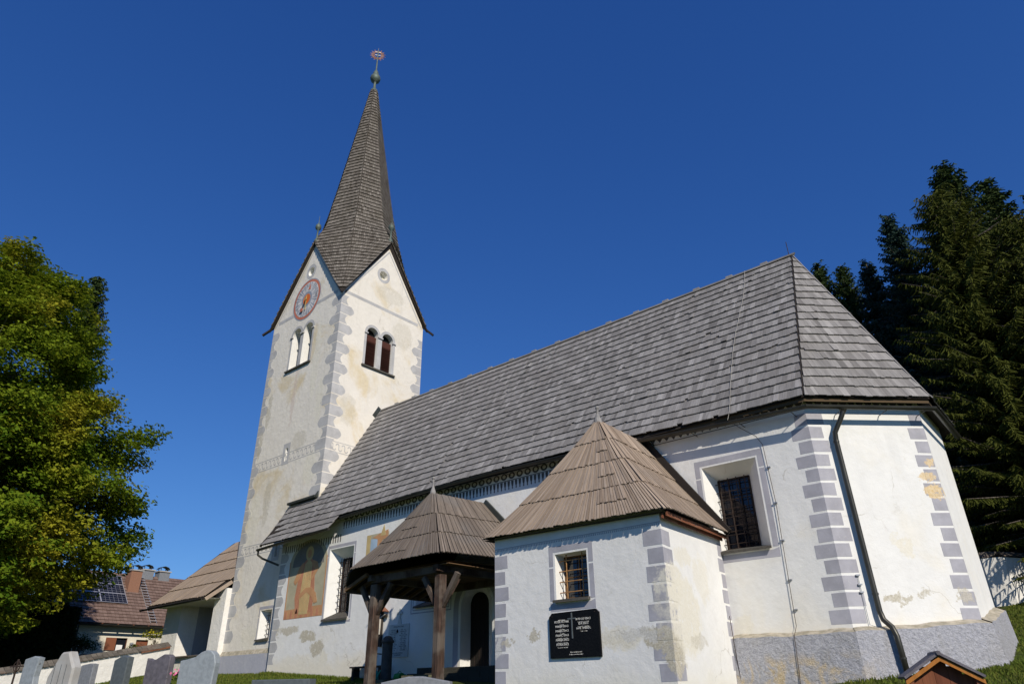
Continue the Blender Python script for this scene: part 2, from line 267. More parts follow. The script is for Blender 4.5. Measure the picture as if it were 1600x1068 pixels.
# ------------------------------------------------------------------ mesh helpers
def props(o, label=None, cat=None, group=None, kind=None):
    if label: o['label'] = label
    if cat: o['category'] = cat
    if group: o['group'] = group
    if kind: o['kind'] = kind
    return o
def wloc(o):
    p = np.zeros(3)
    while o is not None: p += np.array(o.location); o = o.parent
    return p
def thing(name, loc, label, cat, group=None):
    o = D.objects.new(name, None); o.location = loc; o.empty_display_size = 0.3; COL.objects.link(o); return props(o, label, cat, group)
class MB:
    def __init__(s): s.v = []; s.f = []; s.uv = []; s.sh = []
    def poly(s, pts, shade=0.5, uv=None):
        b = len(s.v); s.v.extend([tuple(p) for p in pts]); s.f.append(tuple(range(b, b + len(pts)))); s.uv.extend(uv or [(0, 0)] * len(pts)); s.sh.append(shade)
    def hexa(s, p, shade=0.5, L=1.0, W=1.0):
        """p: bottom 4 then top 4, same turn; u across 0-1, v along 2-3"""
        b = len(s.v); s.v.extend([tuple(q) for q in p]); r = rnd.random() * 50
        for q in ((0, 3, 2, 1), (4, 5, 6, 7), (0, 1, 5, 4), (1, 2, 6, 5), (2, 3, 7, 6), (3, 0, 4, 7)):
            s.f.append(tuple(b + i for i in q)); s.sh.append(shade)
            s.uv.extend([((i % 4 in (1, 2)) * W + r, (i % 4 in (2, 3)) * L + r * 0.37 + (i > 3) * 0.02) for i in q])
        return s
    def box(s, c, d, ax=None, shade=0.5):
        """centre, full sizes, axes"""
        c = np.array(c, float); X, Y, Z = (V(1, 0, 0), V(0, 1, 0), UP) if ax is None else [np.array(a, float) for a in ax]
        X = X * d[0] / 2; Y = Y * d[1] / 2; Z = Z * d[2] / 2
        s.hexa([c - X - Y - Z, c + X - Y - Z, c + X + Y - Z, c - X + Y - Z, c - X - Y + Z, c + X - Y + Z, c + X + Y + Z, c - X + Y + Z], shade, d[1], d[0]); return s
    def bar(s, a, b, w, h=None, up=UP, shade=0.5):
        a = np.array(a, float); b = np.array(b, float); h = h or w; L = np.linalg.norm(b - a); Y = (b - a) / L
        X = np.cross(Y, up); X = unit(X) if np.linalg.norm(X) > 1e-6 else V(1, 0, 0); Z = np.cross(X, Y)
        return s.box((a + b) / 2, (w, L, h), (X, Y, Z), shade)
    def tube(s, pts, r, n=8, shade=0.5, caps=True):
        pts = [np.array(p, float) for p in pts]; rr = r if hasattr(r, '__len__') else [r] * len(pts); rings = []; prev = None
        for i, p in enumerate(pts):
            t = unit(pts[min(i + 1, len(pts) - 1)] - pts[max(i - 1, 0)])
            a = np.cross(t, UP if abs(t[2]) < 0.95 else V(1, 0, 0)) if prev is None else prev - (prev @ t) * t
            a = unit(a); prev = a; b = np.cross(t, a); base = len(s.v)
            for k in range(n):
                th = 2 * math.pi * k / n; s.v.append(tuple(p + rr[i] * (math.cos(th) * a + math.sin(th) * b)))
            rings.append(base)
        for i in range(len(pts) - 1):
            for k in range(n):
                q = (rings[i] + k, rings[i] + (k + 1) % n, rings[i + 1] + (k + 1) % n, rings[i + 1] + k); s.f.append(q); s.sh.append(shade); s.uv.extend([(k / n, i), ((k + 1) / n, i), ((k + 1) / n, i + 1), (k / n, i + 1)])
        if caps:
            for rg, o in ((rings[0], 1), (rings[-1], 0)):
                q = [rg + k for k in range(n)]; q = q[::-1] if o else q; s.f.append(tuple(q)); s.sh.append(shade); s.uv.extend([(0, 0)] * n)
        return s
    def lathe(s, c, prof, n=16, shade=0.5):
        c = np.array(c, float); b0 = len(s.v)
        for r, z in prof:
            for k in range(n): th = 2 * math.pi * k / n; s.v.append((c[0] + r * math.cos(th), c[1] + r * math.sin(th), c[2] + z))
        for i in range(len(prof) - 1):
            for k in range(n): s.f.append((b0 + i * n + k, b0 + i * n + (k + 1) % n, b0 + (i + 1) * n + (k + 1) % n, b0 + (i + 1) * n + k)); s.sh.append(shade); s.uv.extend([(0, 0)] * 4)
        return s
    def extr(s, pts, d, shade=0.5):
        """polygon extruded by d (front face first)"""
        d = np.array(d, float); n = len(pts); b = len(s.v); P = [np.array(p, float) for p in pts]
        s.v.extend([tuple(p) for p in P]); s.v.extend([tuple(p + d) for p in P])
        tri = tessellate_polygon([[Vector(p) for p in P]])
        for t in tri: s.f.append(tuple(b + i for i in t)); s.f.append(tuple(b + n + i for i in t[::-1])); s.sh.extend([shade] * 2); s.uv.extend([(0, 0)] * 6)
        for i in range(n): j = (i + 1) % n; s.f.append((b + i, b + n + i, b + n + j, b + j)); s.sh.append(shade); s.uv.extend([(0, 0), (0, 1), (1, 1), (1, 0)])
        return s
    def face(s, outer, holes=(), shade=0.5):
        loops = [outer] + list(holes); b = len(s.v)
        for lp in loops: s.v.extend([tuple(p) for p in lp])
        for t in tessellate_polygon([[Vector(p) for p in lp] for lp in loops]): s.f.append(tuple(b + i for i in t)); s.sh.append(shade); s.uv.extend([(0, 0)] * 3)
        return s
    def build(s, name, mat, parent=None, smooth=False, kind=None, label=None, recalc=False, origin=None):
        me = D.meshes.new(name); off = wloc(parent) if parent else (np.array(origin, float) if origin is not None else np.zeros(3))
        vv = np.array(s.v, float).reshape(-1, 3) - off
        me.from_pydata(vv.tolist(), [], s.f)
        uvl = me.uv_layers.new(name='UVMap'); uvl.data.foreach_set('uv', np.array(s.uv, np.float32).ravel())
        at = me.attributes.new('shade', 'FLOAT', 'FACE'); at.data.foreach_set('value', np.array(s.sh, np.float32))
        me.materials.append(mat if not isinstance(mat, str) else M[mat])
        if recalc:
            import bmesh
            bm = bmesh.new(); bm.from_mesh(me); bmesh.ops.recalc_face_normals(bm, faces=bm.faces); bm.to_mesh(me); bm.free()
        if smooth: me.polygons.foreach_set('use_smooth', [True] * len(me.polygons))
        o = D.objects.new(name, me); COL.objects.link(o)
        if parent: o.parent = parent
        elif origin is not None: o.location = origin
        return props(o, label, None, None, kind)
def text_into(mb, txt, size, O, U, Wd, N, depth=0.003, align='CENTER', shade=0.5):
    """lettering as thin solid shapes: origin, right and up directions, outward normal"""
    cu = D.curves.new('t', 'FONT'); cu.body = txt; cu.size = size; cu.align_x = align; cu.extrude = depth / 2; cu.resolution_u = 1
    o = D.objects.new('t', cu); me = o.to_mesh(); b = len(mb.v); O = np.array(O, float)
    for v in me.vertices: mb.v.append(tuple(O + v.co.x * np.array(U) + v.co.y * np.array(Wd) + (v.co.z + depth / 2) * np.array(N)))
    for p in me.polygons: mb.f.append(tuple(b + i for i in p.vertices)); mb.sh.append(shade); mb.uv.extend([(0, 0)] * len(p.vertices))
    o.to_mesh_clear(); D.objects.remove(o); D.curves.remove(cu)

class Plane:
    """a wall plane: O + u*U + z*Z, N outward"""
    def __init__(s, O, U): s.O = V(O[0], O[1], 0); s.U = unit(V(U[0], U[1], 0)); s.N = np.cross(s.U, UP)
    def p(s, u, z, off=0.0): return s.O + u * s.U + z * UP + off * s.N
    def loop(s, pts, off=0.0): return [s.p(u, z, off) for u, z in pts]
def rect(u0, u1, z0, z1): return [(u0, z0), (u1, z0), (u1, z1), (u0, z1)]
def arch(u0, u1, z0, z1, n=10, rise=None):
    """rectangle with round head; z1 is the crown"""
    r = (u1 - u0) / 2; h = rise or r; c = (u0 + u1) / 2
    return [(u0, z0), (u1, z0)] + [(c + r * math.cos(math.pi * k / n), z1 - h + h * math.sin(math.pi * k / n)) for k in range(n + 1)]
def circ(u, z, r, n=20, rz=None): return [(u + r * math.cos(2 * math.pi * k / n), z + (rz or r) * math.sin(2 * math.pi * k / n)) for k in range(n)]
def decal(pl, pts, off, mat, parent, name, holes=(), t=0.004):
    mb = MB(); 
    if holes: mb.face(pl.loop(pts, off), [pl.loop(h, off) for h in holes])
    else: mb.extr(pl.loop(pts, off), -pl.N * t)
    return mb.build(name, mat, parent)
def blob(cu, cz, w, h, seed, n=26, rough=0.28):
    r = random.Random(seed); ph = [r.uniform(0, 6.28) for _ in range(5)]; out = []
    for k in range(n):
        a = 2 * math.pi * k / n; q = 1 + rough * sum(math.sin((i + 2) * a + ph[i]) / (i + 1.3) for i in range(5)) * 0.8 + r.uniform(-0.07, 0.07)
        out.append((cu + w / 2 * q * math.cos(a), cz + h / 2 * q * math.sin(a)))
    return out
def reveal(mb, pl, outer, inner, depth):
    A = pl.loop(outer); B = pl.loop(inner, -depth)
    for i in range(len(A)): j = (i + 1) % len(A); mb.poly([A[i], B[i], B[j], A[j]])

# ------------------------------------------------------------------ ground
CP = np.array([(0,0,-1.6),(6,0,-1.5),(-6,0,-1.65),(-12,0,-1.7),(-20,0,-1.5),(-33,0,-1.0),(-2,7,-1.35),(-6,6,-1.35),(-9,13,-.5),(-7,12.5,-.45),(-5,14.5,-.3),(-7.2,16.7,-.1),(-4.6,16.6,.05),(-2.9,18.4,.22),(-2.2,19,.27),(-1.2,18.6,.3),
 (-16,13.7,.2),(-14,13.7,.18),(-12,13,-.25),(-20,16.9,.3),(-17,16.9,.3),(-15,16.9,.25),(-23.3,16.9,.48),(-27.6,16.9,.72),(-32,17.3,.83),(-36,17,.95),(-30,13,.35),(-26.5,13.6,.35),(-16.4,8.4,-.35),(-21,8,-.25),(-12.7,8.2,-.6),(-11,10.2,-.6),(-23.7,7.3,-.2),(-20,4,-.8),
 (-33,9,-.15),(-34.9,16,.95),(-32.4,5,-.6),(-41,12,.2),(-55,22,.3),(-60,35,.6),(-80,0,-3),(-60,0,-1.6),(-90,50,0),(-2.4,23.5,1.2),(-3,31.2,2.45),(-4,35,2.9),(-3,41,3.5),(1,50,5),(12,32,3.2),(10,16,.1),(20,40,5),(-18,26,1.0),(-32,30,1.0),(-20,45,3.2),
 (30,0,-2.5),(-40,60,2.5),(0,90,9),(-120,100,2),(120,100,8),(120,-100,-6),(-120,-100,-6),(0,-60,-4),(0,22.5,1.1),(3,19,.6)], float)
def _k(a, b): return np.sqrt(((a[:, None, :] - b[None, :, :]) ** 2).sum(-1) + 0.6)
_n = len(CP); _A = np.zeros((_n + 3, _n + 3)); _A[:_n, :_n] = _k(CP[:, :2], CP[:, :2]); _A[:_n, _n] = 1; _A[:_n, _n + 1:] = CP[:, :2]; _A[_n, :_n] = 1; _A[_n + 1:, :_n] = CP[:, :2].T
_w = np.linalg.solve(_A, np.concatenate([CP[:, 2], [0, 0, 0]]))
def gz(xy):
    xy = np.atleast_2d(np.array(xy, float)); r = _k(xy, CP[:, :2]) @ _w[:_n] + _w[_n] + xy @ _w[_n + 1:]
    d = np.hypot(xy[:, 0] + 10, xy[:, 1] - 15); f = np.clip((d - 100) / 200, 0, 1); return r * (1 - f) + (-3) * f
def G(x, y): return float(gz([(x, y)])[0])
def ground():
    g = np.concatenate([np.linspace(-900, -120, 9), np.linspace(-100, -50, 11), np.arange(-48, 14.1, 0.8), np.linspace(16, 60, 12), np.linspace(80, 900, 9)])
    h = np.concatenate([np.linspace(-900, -80, 8), np.linspace(-60, -5, 10), np.arange(-4, 48.1, 0.8), np.linspace(50, 110, 12), np.linspace(150, 1200, 8)])
    X, Y = np.meshgrid(g, h, indexing='ij'); P = np.stack([X.ravel(), Y.ravel()], 1); Z = gz(P)
    nx, ny = len(g), len(h); mb = MB(); mb.v = [(a, b, c) for (a, b), c in zip(P, Z)]
    for i in range(nx - 1):
        for j in range(ny - 1): mb.f.append((i * ny + j, (i + 1) * ny + j, (i + 1) * ny + j + 1, i * ny + j + 1)); mb.sh.append(.5); mb.uv.extend([(0, 0)] * 4)
    mb.build('ground', 'ground', smooth=True, kind='structure')
ground()

# ------------------------------------------------------------------ CHURCH NAVE AND CHOIR
XW, XC, YS, YR, ZR = -27.6, -4.73, 17.0, 20.45, 12.68
YN = 2 * YR - YS; A8 = 2.12
C = [V(XW, YS, 0), V(XC, YS, 0), V(XC + A8, YS + A8, 0), V(XC + A8, YN - A8, 0), V(XC, YN, 0), V(XW, YN, 0)]
ZT = 6.62
nave = thing('church_nave', (-16, 17, 0.2), 'long white plastered church nave and choir under a steep grey shingle roof', 'church')
pS = Plane((0, YS), (1, 0))
CHW = dict(o=rect(-7.68, -6.18, 3.02, 5.23), i=rect(-7.50, -6.63, 3.14, 4.94), d=0.55)
NW1 = dict(o=rect(-24.06, -22.52, 2.54, 5.17), i=rect(-23.76, -23.16, 2.82, 4.82), d=0.5)
NW2 = dict(o=rect(-18.80, -17.30, 2.62, 5.0), i=rect(-18.5, -17.7, 2.85, 4.8), d=0.5)
DOORO = arch(-16.62, -15.25, 0.55, 3.08, 12); DOORI = arch(-16.61, -15.84, 0.55, 2.90, 12)
mb = MB(); mb.face(pS.loop([(XW, -.4), (XC, -.4), (XC, ZT), (XW, ZT)]), [pS.loop(w['o']) for w in (CHW, NW1, NW2)] + [pS.loop(DOORO)])
for i in range(1, 5):
    a, b = C[i], C[i + 1]; mb.poly([a + UP * -.4, b + UP * -.4, b + UP * ZT, a + UP * ZT])
mb.poly([C[5] + UP * -.4, C[0] + UP * -.4, C[0] + UP * ZT, C[5] + UP * ZT])
nwall = mb.build('wall', 'wall', nave)
pA = Plane(C[1], C[2] - C[1]); pE = Plane(C[2], C[3] - C[2]); LA = np.linalg.norm(C[2] - C[1])

def window(pl, w, parent, bars, frame='iron', grille='iron', sill='stoneSill', sash=None, nv=2, nh=3):
    o, i, d = w['o'], w['i'], w['d']
    win = MB(); reveal(win, pl, o, i, d); f = win.build('window', 'reveal', parent)
    u0, u1, z0, z1 = i[0][0], i[1][0], i[0][1], i[2][1]
    g = MB(); g.extr(pl.loop(rect(u0, u1, z0, z1), -d), -pl.N * 0.02); g.build('glass', 'glass', f)
    m = MB()
    for a, b in (((u0, z0), (u0, z1)), ((u1, z0), (u1, z1)), ((u0, z0), (u1, z0)), ((u0, z1), (u1, z1))): m.bar(pl.p(*a, -d + .015), pl.p(*b, -d + .015), 0.05, 0.05, pl.N)
    for k in range(1, nv): uu = u0 + (u1 - u0) * k / nv; m.bar(pl.p(uu, z0, -d + .012), pl.p(uu, z1, -d + .012), 0.03, 0.02, pl.N)
    for k in range(1, nh): zz = z0 + (z1 - z0) * k / nh; m.bar(pl.p(u0, zz, -d + .012), pl.p(u1, zz, -d + .012), 0.025, 0.02, pl.N)
    m.build('window_frame', sash or frame, f)
    cv, ch, out, r = bars
    gm = pl.p((u0 + u1) / 2, z0, -d + out)
    for k in range(cv):
        uu = u0 - .03 + (u1 - u0 + .06) * (k + .5) / cv; MB().tube([pl.p(uu, z0 - .02, -d + out), pl.p(uu, z1 + .02, -d + out)], r, 6).build('grille_bar', grille, f)
    for k in range(ch):
        zz = z0 + (z1 - z0) * (k + .5) / ch; MB().tube([pl.p(u0 - .08, zz, -d + out), pl.p(u1 + .05, zz + .004, -d + out)], r, 6).build('grille_bar', grille, f)
    ou0, ou1, oz0 = o[0][0], o[1][0], o[0][1]
    s = MB(); s.hexa([pl.p(ou0 - .04, oz0 - .07, .10), pl.p(ou1 + .04, oz0 - .07, .10), pl.p(u1 + .05, z0 - .06, -d + .03), pl.p(u0 - .05, z0 - .06, -d + .03),
                      pl.p(ou0 - .04, oz0 - .01, .10), pl.p(ou1 + .04, oz0 - .01, .10), pl.p(u1 + .05, z0 + .012, -d + .03), pl.p(u0 - .05, z0 + .012, -d + .03)]); s.build('sill', sill, f)
    return f
window(pS, CHW, nave, (4, 8, .13, .012), nv=3, nh=4); window(pS, NW1, nave, (4, 8, .16, .012)); window(pS, NW2, nave, (4, 8, .12, .012))
def painted_frame(pl, w, parent, side, top, bot, mat='quoin', off=.004, splits=True):
    o = w['o']; u0, u1, z0, z1 = o[0][0], o[1][0], o[0][1], o[2][1]; g = .05
    A = (u0 - side, u1 + side, z0 - bot, z1 + top)
    decal(pl, rect(A[0], u0 - g, z0 - g * .5 , z1 - .30), off, mat, parent, 'painted_frame'); decal(pl, rect(u1 + g, A[1], z0 - g * .5, z1 - .30), off, mat, parent, 'painted_frame')
    decal(pl, [(A[0], z1 - .26), (u0 - g, z1 - .26), (u0 - g, z1 + g), (u1 + g, z1 + g), (u1 + g, z1 - .26), (A[1], z1 - .26), (A[1], A[3]), (A[0], A[3])], off, mat, parent, 'painted_frame')
    decal(pl, [(A[0], A[2]), (A[1], A[2]), (A[1], z0 - g), (u1 + g, z0 - g - .04), (u0 - g, z0 - g - .04), (A[0], z0 - g)], off, mat, parent, 'painted_frame')
painted_frame(pS, CHW, nwall, .19, .20, .27); painted_frame(pS, NW1, nwall, .13, .16, .16)
for k, (a, c) in enumerate(((.24, .20), (.14, .11))):
    o = rect(-18.80 - a, -17.30 + a, 2.62 - a, 5.0 + a); h = rect(-18.80 - c, -17.30 + c, 2.62 - c, 5.0 + c); decal(pS, o, .004, 'quoin', nwall, 'painted_frame', [h])
# door
mb = MB(); reveal(mb, pS, DOORO, DOORI, .5); dr = mb.build('door_surround', 'reveal', nave)
mb = MB(); mb.extr(pS.loop(DOORI, -.46), -pS.N * .05); dd = mb.build('door', 'door', nave)
for uu in (-16.42, -16.22, -16.03): MB().bar(pS.p(uu, .55, -.455), pS.p(uu, 2.7, -.455), .014, .012).build('door_batten', 'iron', dd)
MB().tube([pS.p(-15.95, 1.6, -.40), pS.p(-15.95, 1.72, -.38), pS.p(-16.02, 1.72, -.38)], .012, 6).build('handle', 'iron', dd)
decal(pS, arch(-16.95, -14.92, .45, 3.42, 14), .004, 'quoin', nwall, 'painted_door_band', [arch(-16.72, -15.15, .46, 3.19, 14)])
# quoins painted on the corners
def quoins(pl, u_at, sgn, z1, z0, pitch, h, wl, ws, parent, first_long, mat='quoin', bulge=0, name='painted_quoin', seed=1):
    k = 0; z = z1; r = random.Random(seed)
    while z - pitch > z0 - .2:
        lo = (k % 2 == 0) == first_long; w = (wl if lo else ws) * r.uniform(.95, 1.05); zb = max(z - h, z0)
        if bulge:
            n = 7; pts = [(u_at, zb), (u_at, z)]
            for j in range(n + 1):
                t = j / n; zz = z - (z - zb) * t; q = math.sin(math.pi * t); pts.append((u_at + sgn * (w + (bulge * q if lo else -bulge * .7 * q) - (bulge * .5 if lo else 0)), zz))
        else: e = lambda: r.uniform(-.008, .008); pts = [(u_at, zb), (u_at + sgn * (w + e()), zb + e()), (u_at + sgn * (w + e()), z + e()), (u_at, z)]
        if sgn > 0 and bulge: pts = pts[::-1]
        decal(pl, pts, .004, mat, parent, name); z -= pitch; k += 1
quoins(pS, XC, -1, 6.05, 1.09, .352, .295, .44, .31, nwall, False); quoins(pA, 0, 1, 6.05, 1.09, .352, .295, .43, .34, nwall, True)
quoins(pA, LA, -1, 6.05, 1.09, .352, .295, .45, .32, nwall, False, seed=3); quoins(pE, 0, 1, 6.05, 1.09, .352, .295, .04, .04, nwall, False)
quoins(pS, XW, 1, 5.85, .85, .44, .38, .50, .42, nwall, False, mat='tquoin', bulge=.14, seed=5)
# plinth
PL = .2
def offs(i, o):  # mitred offset of choir polygon corner i
    a, b, c = C[i - 1], C[i], C[i + 1]; n1 = np.cross(unit(b - a), UP); n2 = np.cross(unit(c - b), UP); return b + (n1 + n2) / (1 + n1 @ n2) * o
mb = MB(); prev = None; led = MB()
path = [V(-7.46, YS, 0)] + [C[1], C[2], C[3], C[4]]
def off_pts(o): return [V(-7.46, YS - o, 0), offs(1, o), offs(2, o), offs(3, o), offs(4, o)]
pin, ptop, pbot = off_pts(-.0), off_pts(PL), off_pts(PL + .16)
for i in range(4):
    N_ = 18
    for j in range(N_):
        a, b = j / N_, (j + 1) / N_; L = lambda P, t: P[i] * (1 - t) + P[i + 1] * t
        wv = lambda t: .012 * math.sin(9 * t + i) + .01 * math.sin(23 * t) + [0, 0, .16, .60, .60][i] * (1 - t) + [0, 0, .16, .60, .60][i + 1] * t
        T0, T1 = L(ptop, a) + UP * (1.0 + wv(a)), L(ptop, b) + UP * (1.0 + wv(b)); B0, B1 = L(pbot, a) + UP * -.7, L(pbot, b) + UP * -.7
        mb.poly([B0, B1, T1, T0]); led.poly([T0, T1, L(pin, b) + UP * (1.09 + wv(b)), L(pin, a) + UP * (1.09 + wv(a))])
pl_ = mb.build('plinth', 'plinth', nave); led.build('plinth_ledge', 'ledge', pl_)

# roof ----------------------------------------------------------------
OV, ZE = .35, 6.42
KS = (ZR - ZE) / (YR - (YS - OV))
roof = MB()
def rp(y): return ZE + KS * (y - (YS - OV)) - .07
E0 = [offs(1, OV), offs(2, OV), offs(3, OV), offs(4, OV)]; RE = V(-5.02, YR, ZR - .07)
z7 = UP * (ZE - .07)
roof.poly([V(-25.9, YS - OV, ZE - .07), E0[0] + z7, RE, V(-25.9, YR, ZR - .07)]); roof.poly([E0[3] + z7, V(-28.1, YN + OV, ZE - .07), V(-28.1, YR, ZR - .07), RE])
for i in range(3): roof.poly([E0[i] + z7, E0[i + 1] + z7, RE])
roof.poly([V(-28.0, YS - OV - .50, ZE - .07 - .62), V(-23.2, YS - OV - .50, ZE - .07 - .62), V(-23.2, YS - OV, ZE - .07), V(-25.9, YS - OV, ZE - .07), V(-25.9, 17.5, rp(17.5)), V(-28.1, 17.5, rp(17.5))])
rf = roof.build('roof', 'deck', nave)
SH = []   # (centre, MB verts) shingles; the largest in view become parts
def shingle_rows(O, E, S, N, t_list, left, right, th=.027, wmin=.08, wmax=.19, over=.07, sink=.01):
    """O origin, E along the eave, S up the slope, N outward; t_list row edges; left/right: eave coordinate bounds at t"""
    for r in range(len(t_list) - 1):
        t0, t1 = t_list[r], t_list[r + 1] + over; u = left(t0) - rnd.uniform(0, .15); R0 = right(t0); ph = rnd.uniform(0, 6.28); ph2 = rnd.uniform(0, 6.28)
        while u < R0:
            w = rnd.uniform(wmin, wmax); u1 = u + w; dt = rnd.gauss(0, .009) + .012 * math.sin(u * .8 + ph) + .008 * math.sin(u * 2.3 + ph2); sh = min(1, max(0, rnd.gauss(.45, .15)))
            if rnd.random() < .05: sh = min(1, sh + .4)
            if rnd.random() < .016: dt = rnd.uniform(.03, .09)
            lift = rnd.uniform(0, .009) + (.02 if rnd.random() < .02 else 0)
            ok = True; q = []
            for t in (t0 + dt, t1): 
                a, b = max(u + .001, left(t)), min(u1 - .001, right(t)); q.append((a, b, t)); ok &= True
            if q[0][1] - q[0][0] > .015:
                if q[1][1] < q[1][0]: m = min(max((q[0][0] + q[0][1]) / 2, left(t1)), right(t1)); q[1] = (m - .001, m + .001, q[1][2])
                P = []
                for hgt in (0, 1):
                    base = [O + E * q[0][0] + S * q[0][2] + N * (th * 1.15 + lift + (th if hgt else 0)), O + E * q[0][1] + S * q[0][2] + N * (th * 1.15 + lift + (th if hgt else 0)),
                            O + E * q[1][1] + S * q[1][2] + N * (.002 + (th * .5 if hgt else 0)), O + E * q[1][0] + S * q[1][2] + N * (.002 + (th * .5 if hgt else 0))]
                    P += base
                SH.append((P, sh, t1 - t0, w))
            u = u1
def flush_shingles(parent, mat, nparts, name='shingle', stuffname='far_shingles', edge=None):
    global SH
    SH.sort(key=lambda s: np.linalg.norm(s[0][4]) if edge is None else edge(s[0][4]))
    for P, sh, L, w in SH[:nparts]: m = MB(); m.hexa(P, sh, L, w); m.build(name, mat, parent)
    m = MB()
    for P, sh, L, w in SH[nparts:]: m.hexa(P, sh, L, w)
    if SH[nparts:]: m.build(stuffname, mat, parent, kind='stuff')
    SH = []
Ssl = unit(V(0, 1, KS)); Nsl = np.cross(V(1, 0, 0), Ssl); TL = math.hypot(YR - YS + OV, ZR - ZE); cy = Ssl[1]
OS = V(0, YS - OV, ZE - .06)
hipR = lambda t: E0[0][0] + (RE[0] - E0[0][0]) * min(1, t / TL) - .01
def leftS(t):
    y = YS - OV + t * cy
    return -28.12 if y < 17.5 else -25.93
nrow = 21; tl = [TL * k / nrow for k in range(nrow + 1)]
shingle_rows(OS, V(1, 0, 0), Ssl, Nsl, tl[:-1] + [TL - .08], leftS, hipR)
Sw = unit(V(0, .50, .62)); shingle_rows(OS + V(0, -.50, -.62), V(1, 0, 0), Sw, np.cross(V(1, 0, 0), Sw), [0, .40, .80], lambda t: -27.95, lambda t: -23.2)
for i, nr in ((0, 19), (1, 19)):
    a, b = E0[i] + UP * (ZE - .06), E0[i + 1] + UP * (ZE - .06); E = unit(b - a); L = np.linalg.norm(b - a); top = RE; s = top - a; u_top = s @ E; S = unit(s - u_top * E); T = (s @ S); N = np.cross(E, S)
    shingle_rows(a, E, S, N, [T * k / nr for k in range(nr)] + [T - .1], lambda t, u=u_top, T=T: u * t / T + .012, lambda t, u=u_top, T=T, L=L: L + (u - L) * t / T - .012)
def bow(x): return .17 * math.exp(-((x + 15.0) / 5.0) ** 2) + .05 * math.exp(-((x + 10.0) / 2.0) ** 2)   # the old eave is bowed upwards in the middle
for P, *_r in SH:
    for i, p in enumerate(P):
        if p[0] < -4.9 and p[1] < YR: P[i] = p + UP * bow(p[0]) * max(0, 1 - (p[2] - ZE) / 3.5)
flush_shingles(rf, 'shingle', 300, edge=lambda p: np.linalg.norm(p - V(-4.2, 15, 7.5)))
# hips, ridge, verge
for i in (1,):
    MB().bar(E0[i] + UP * (ZE + .02), RE + UP * .10, .05, .03).build('hip_board', 'shingle', rf)
MB().bar(E0[0] + UP * (ZE + .0), RE + UP * .08, .035, .03).build('hip_board', 'deck', rf)
MB().hexa([V(-25.9, YR - .05, ZR - .03), V(-4.95, YR - .05, ZR - .03), V(-4.95, YR + .05, ZR - .03), V(-25.9, YR + .05, ZR - .03), V(-25.9, YR - .04, ZR + .035), V(-4.9, YR - .04, ZR + .035), V(-4.9, YR + .04, ZR + .035), V(-25.9, YR + .04, ZR + .035)], .5, 20, 1).build('ridge_board', 'shingle', rf)
for x in list(np.arange(-24.7, -5.5, 1.25)): MB().box((x, YR, ZR + .07), (.24, .06, .07), shade=.8).build('ridge_block', 'shingle', rf)
MB().tube([V(-5.1, YR, ZR), V(-5.1, YR, ZR + .55)], .012, 6).build('lightning_rod', 'iron', nave)
yb = 17.45
MB().bar(V(-26.08, yb - .06, rp(yb - .06) + .18), V(-25.99, YR - .03, ZR + .16), .10, .22, up=Nsl).build('flashing', 'flash', rf)
MB().bar(V(-28.15, yb - .1, rp(yb) + .10), V(-26.05, yb - .1, rp(yb) + .13), .20, .10).build('flashing', 'flash', rf)
MB().bar(V(-28.02, YS - OV - .50, ZE - .70), V(-28.14, YS - OV, ZE - .09), .03, .10, up=Nsl).build('verge_board', 'deck', rf)
MB().bar(V(-28.14, YS - OV, ZE - .09), V(-28.14, 17.4, rp(17.4) - .02), .03, .10, up=Nsl).build('verge_board', 'deck', rf)
# eave: yellowish board, painted cornice with zigzag on the choir, dark lappets and rings on the nave
ev = MB(); soff = MB()
XS_ = [-28.0, -23.2] + list(np.arange(-22.5, -4.8, .75))
def eave_line(o): return [V(x, YS - o, bow(x)) for x in XS_] + [offs(1, o), offs(2, o), offs(3, o), offs(4, o)]
a_, b_ = eave_line(.30), eave_line(.0)
for i in range(len(a_) - 1):
    ev.poly([a_[i] + UP * 6.25, a_[i + 1] + UP * 6.25, a_[i + 1] + UP * 6.36, a_[i] + UP * 6.36])
    soff.poly([b_[i] + UP * 6.40, b_[i + 1] + UP * 6.40, a_[i + 1] + UP * 6.27, a_[i] + UP * 6.27])
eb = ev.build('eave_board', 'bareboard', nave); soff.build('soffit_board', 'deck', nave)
u = -10.9
while u < XC - .15: decal(pS, [(u, 6.36), (u + .11, 6.21), (u + .22, 6.36)][::-1], .004, 'darkpaint', nwall, 'zigzag_tooth'); u += .22
u = .05
while u < LA - .2: decal(pA, [(u, 6.36), (u + .11, 6.21), (u + .22, 6.36)][::-1], .004, 'darkpaint', nwall, 'zigzag_tooth'); u += .22
decal(pS, rect(-10.9, XC, 6.17, 6.19), .006, 'darkpaint', nwall, 'frieze_line'); decal(pS, rect(-10.9, XC, 6.36, 6.50), .004, 'darkpaint', nwall, 'frieze_line')
fr = MB(); rg = MB()
u = -27.3
while u < -10.9:
    if u > -23.3:
        pts = [(u - .055, 6.19), (u - .04, 6.05), (u - .016, 5.98), (u - .028, 5.94), (u, 5.90), (u + .028, 5.94), (u + .016, 5.98), (u + .04, 6.05), (u + .055, 6.19)]; fr.extr(pS.loop(pts, .005), -pS.N * .004)
    else: fr.extr(pS.loop(rect(u - .03, u + .03, 5.42, 5.72), .005), -pS.N * .004)
    u += .16
u = -23.2
while u < -10.9: rg.face(pS.loop(circ(u, 6.36, .135, 14, .115), .006), [pS.loop(circ(u, 6.37, .075, 14, .06), .006)]); u += .34
fr.build('lappet_painting', 'darkpaint', nwall, kind='stuff'); rg.build('ring_painting', 'darkpaint', nwall, kind='stuff')
decal(pS, rect(-23.3, -10.9, 6.20, 6.225), .005, 'darkpaint', nwall, 'frieze_line')
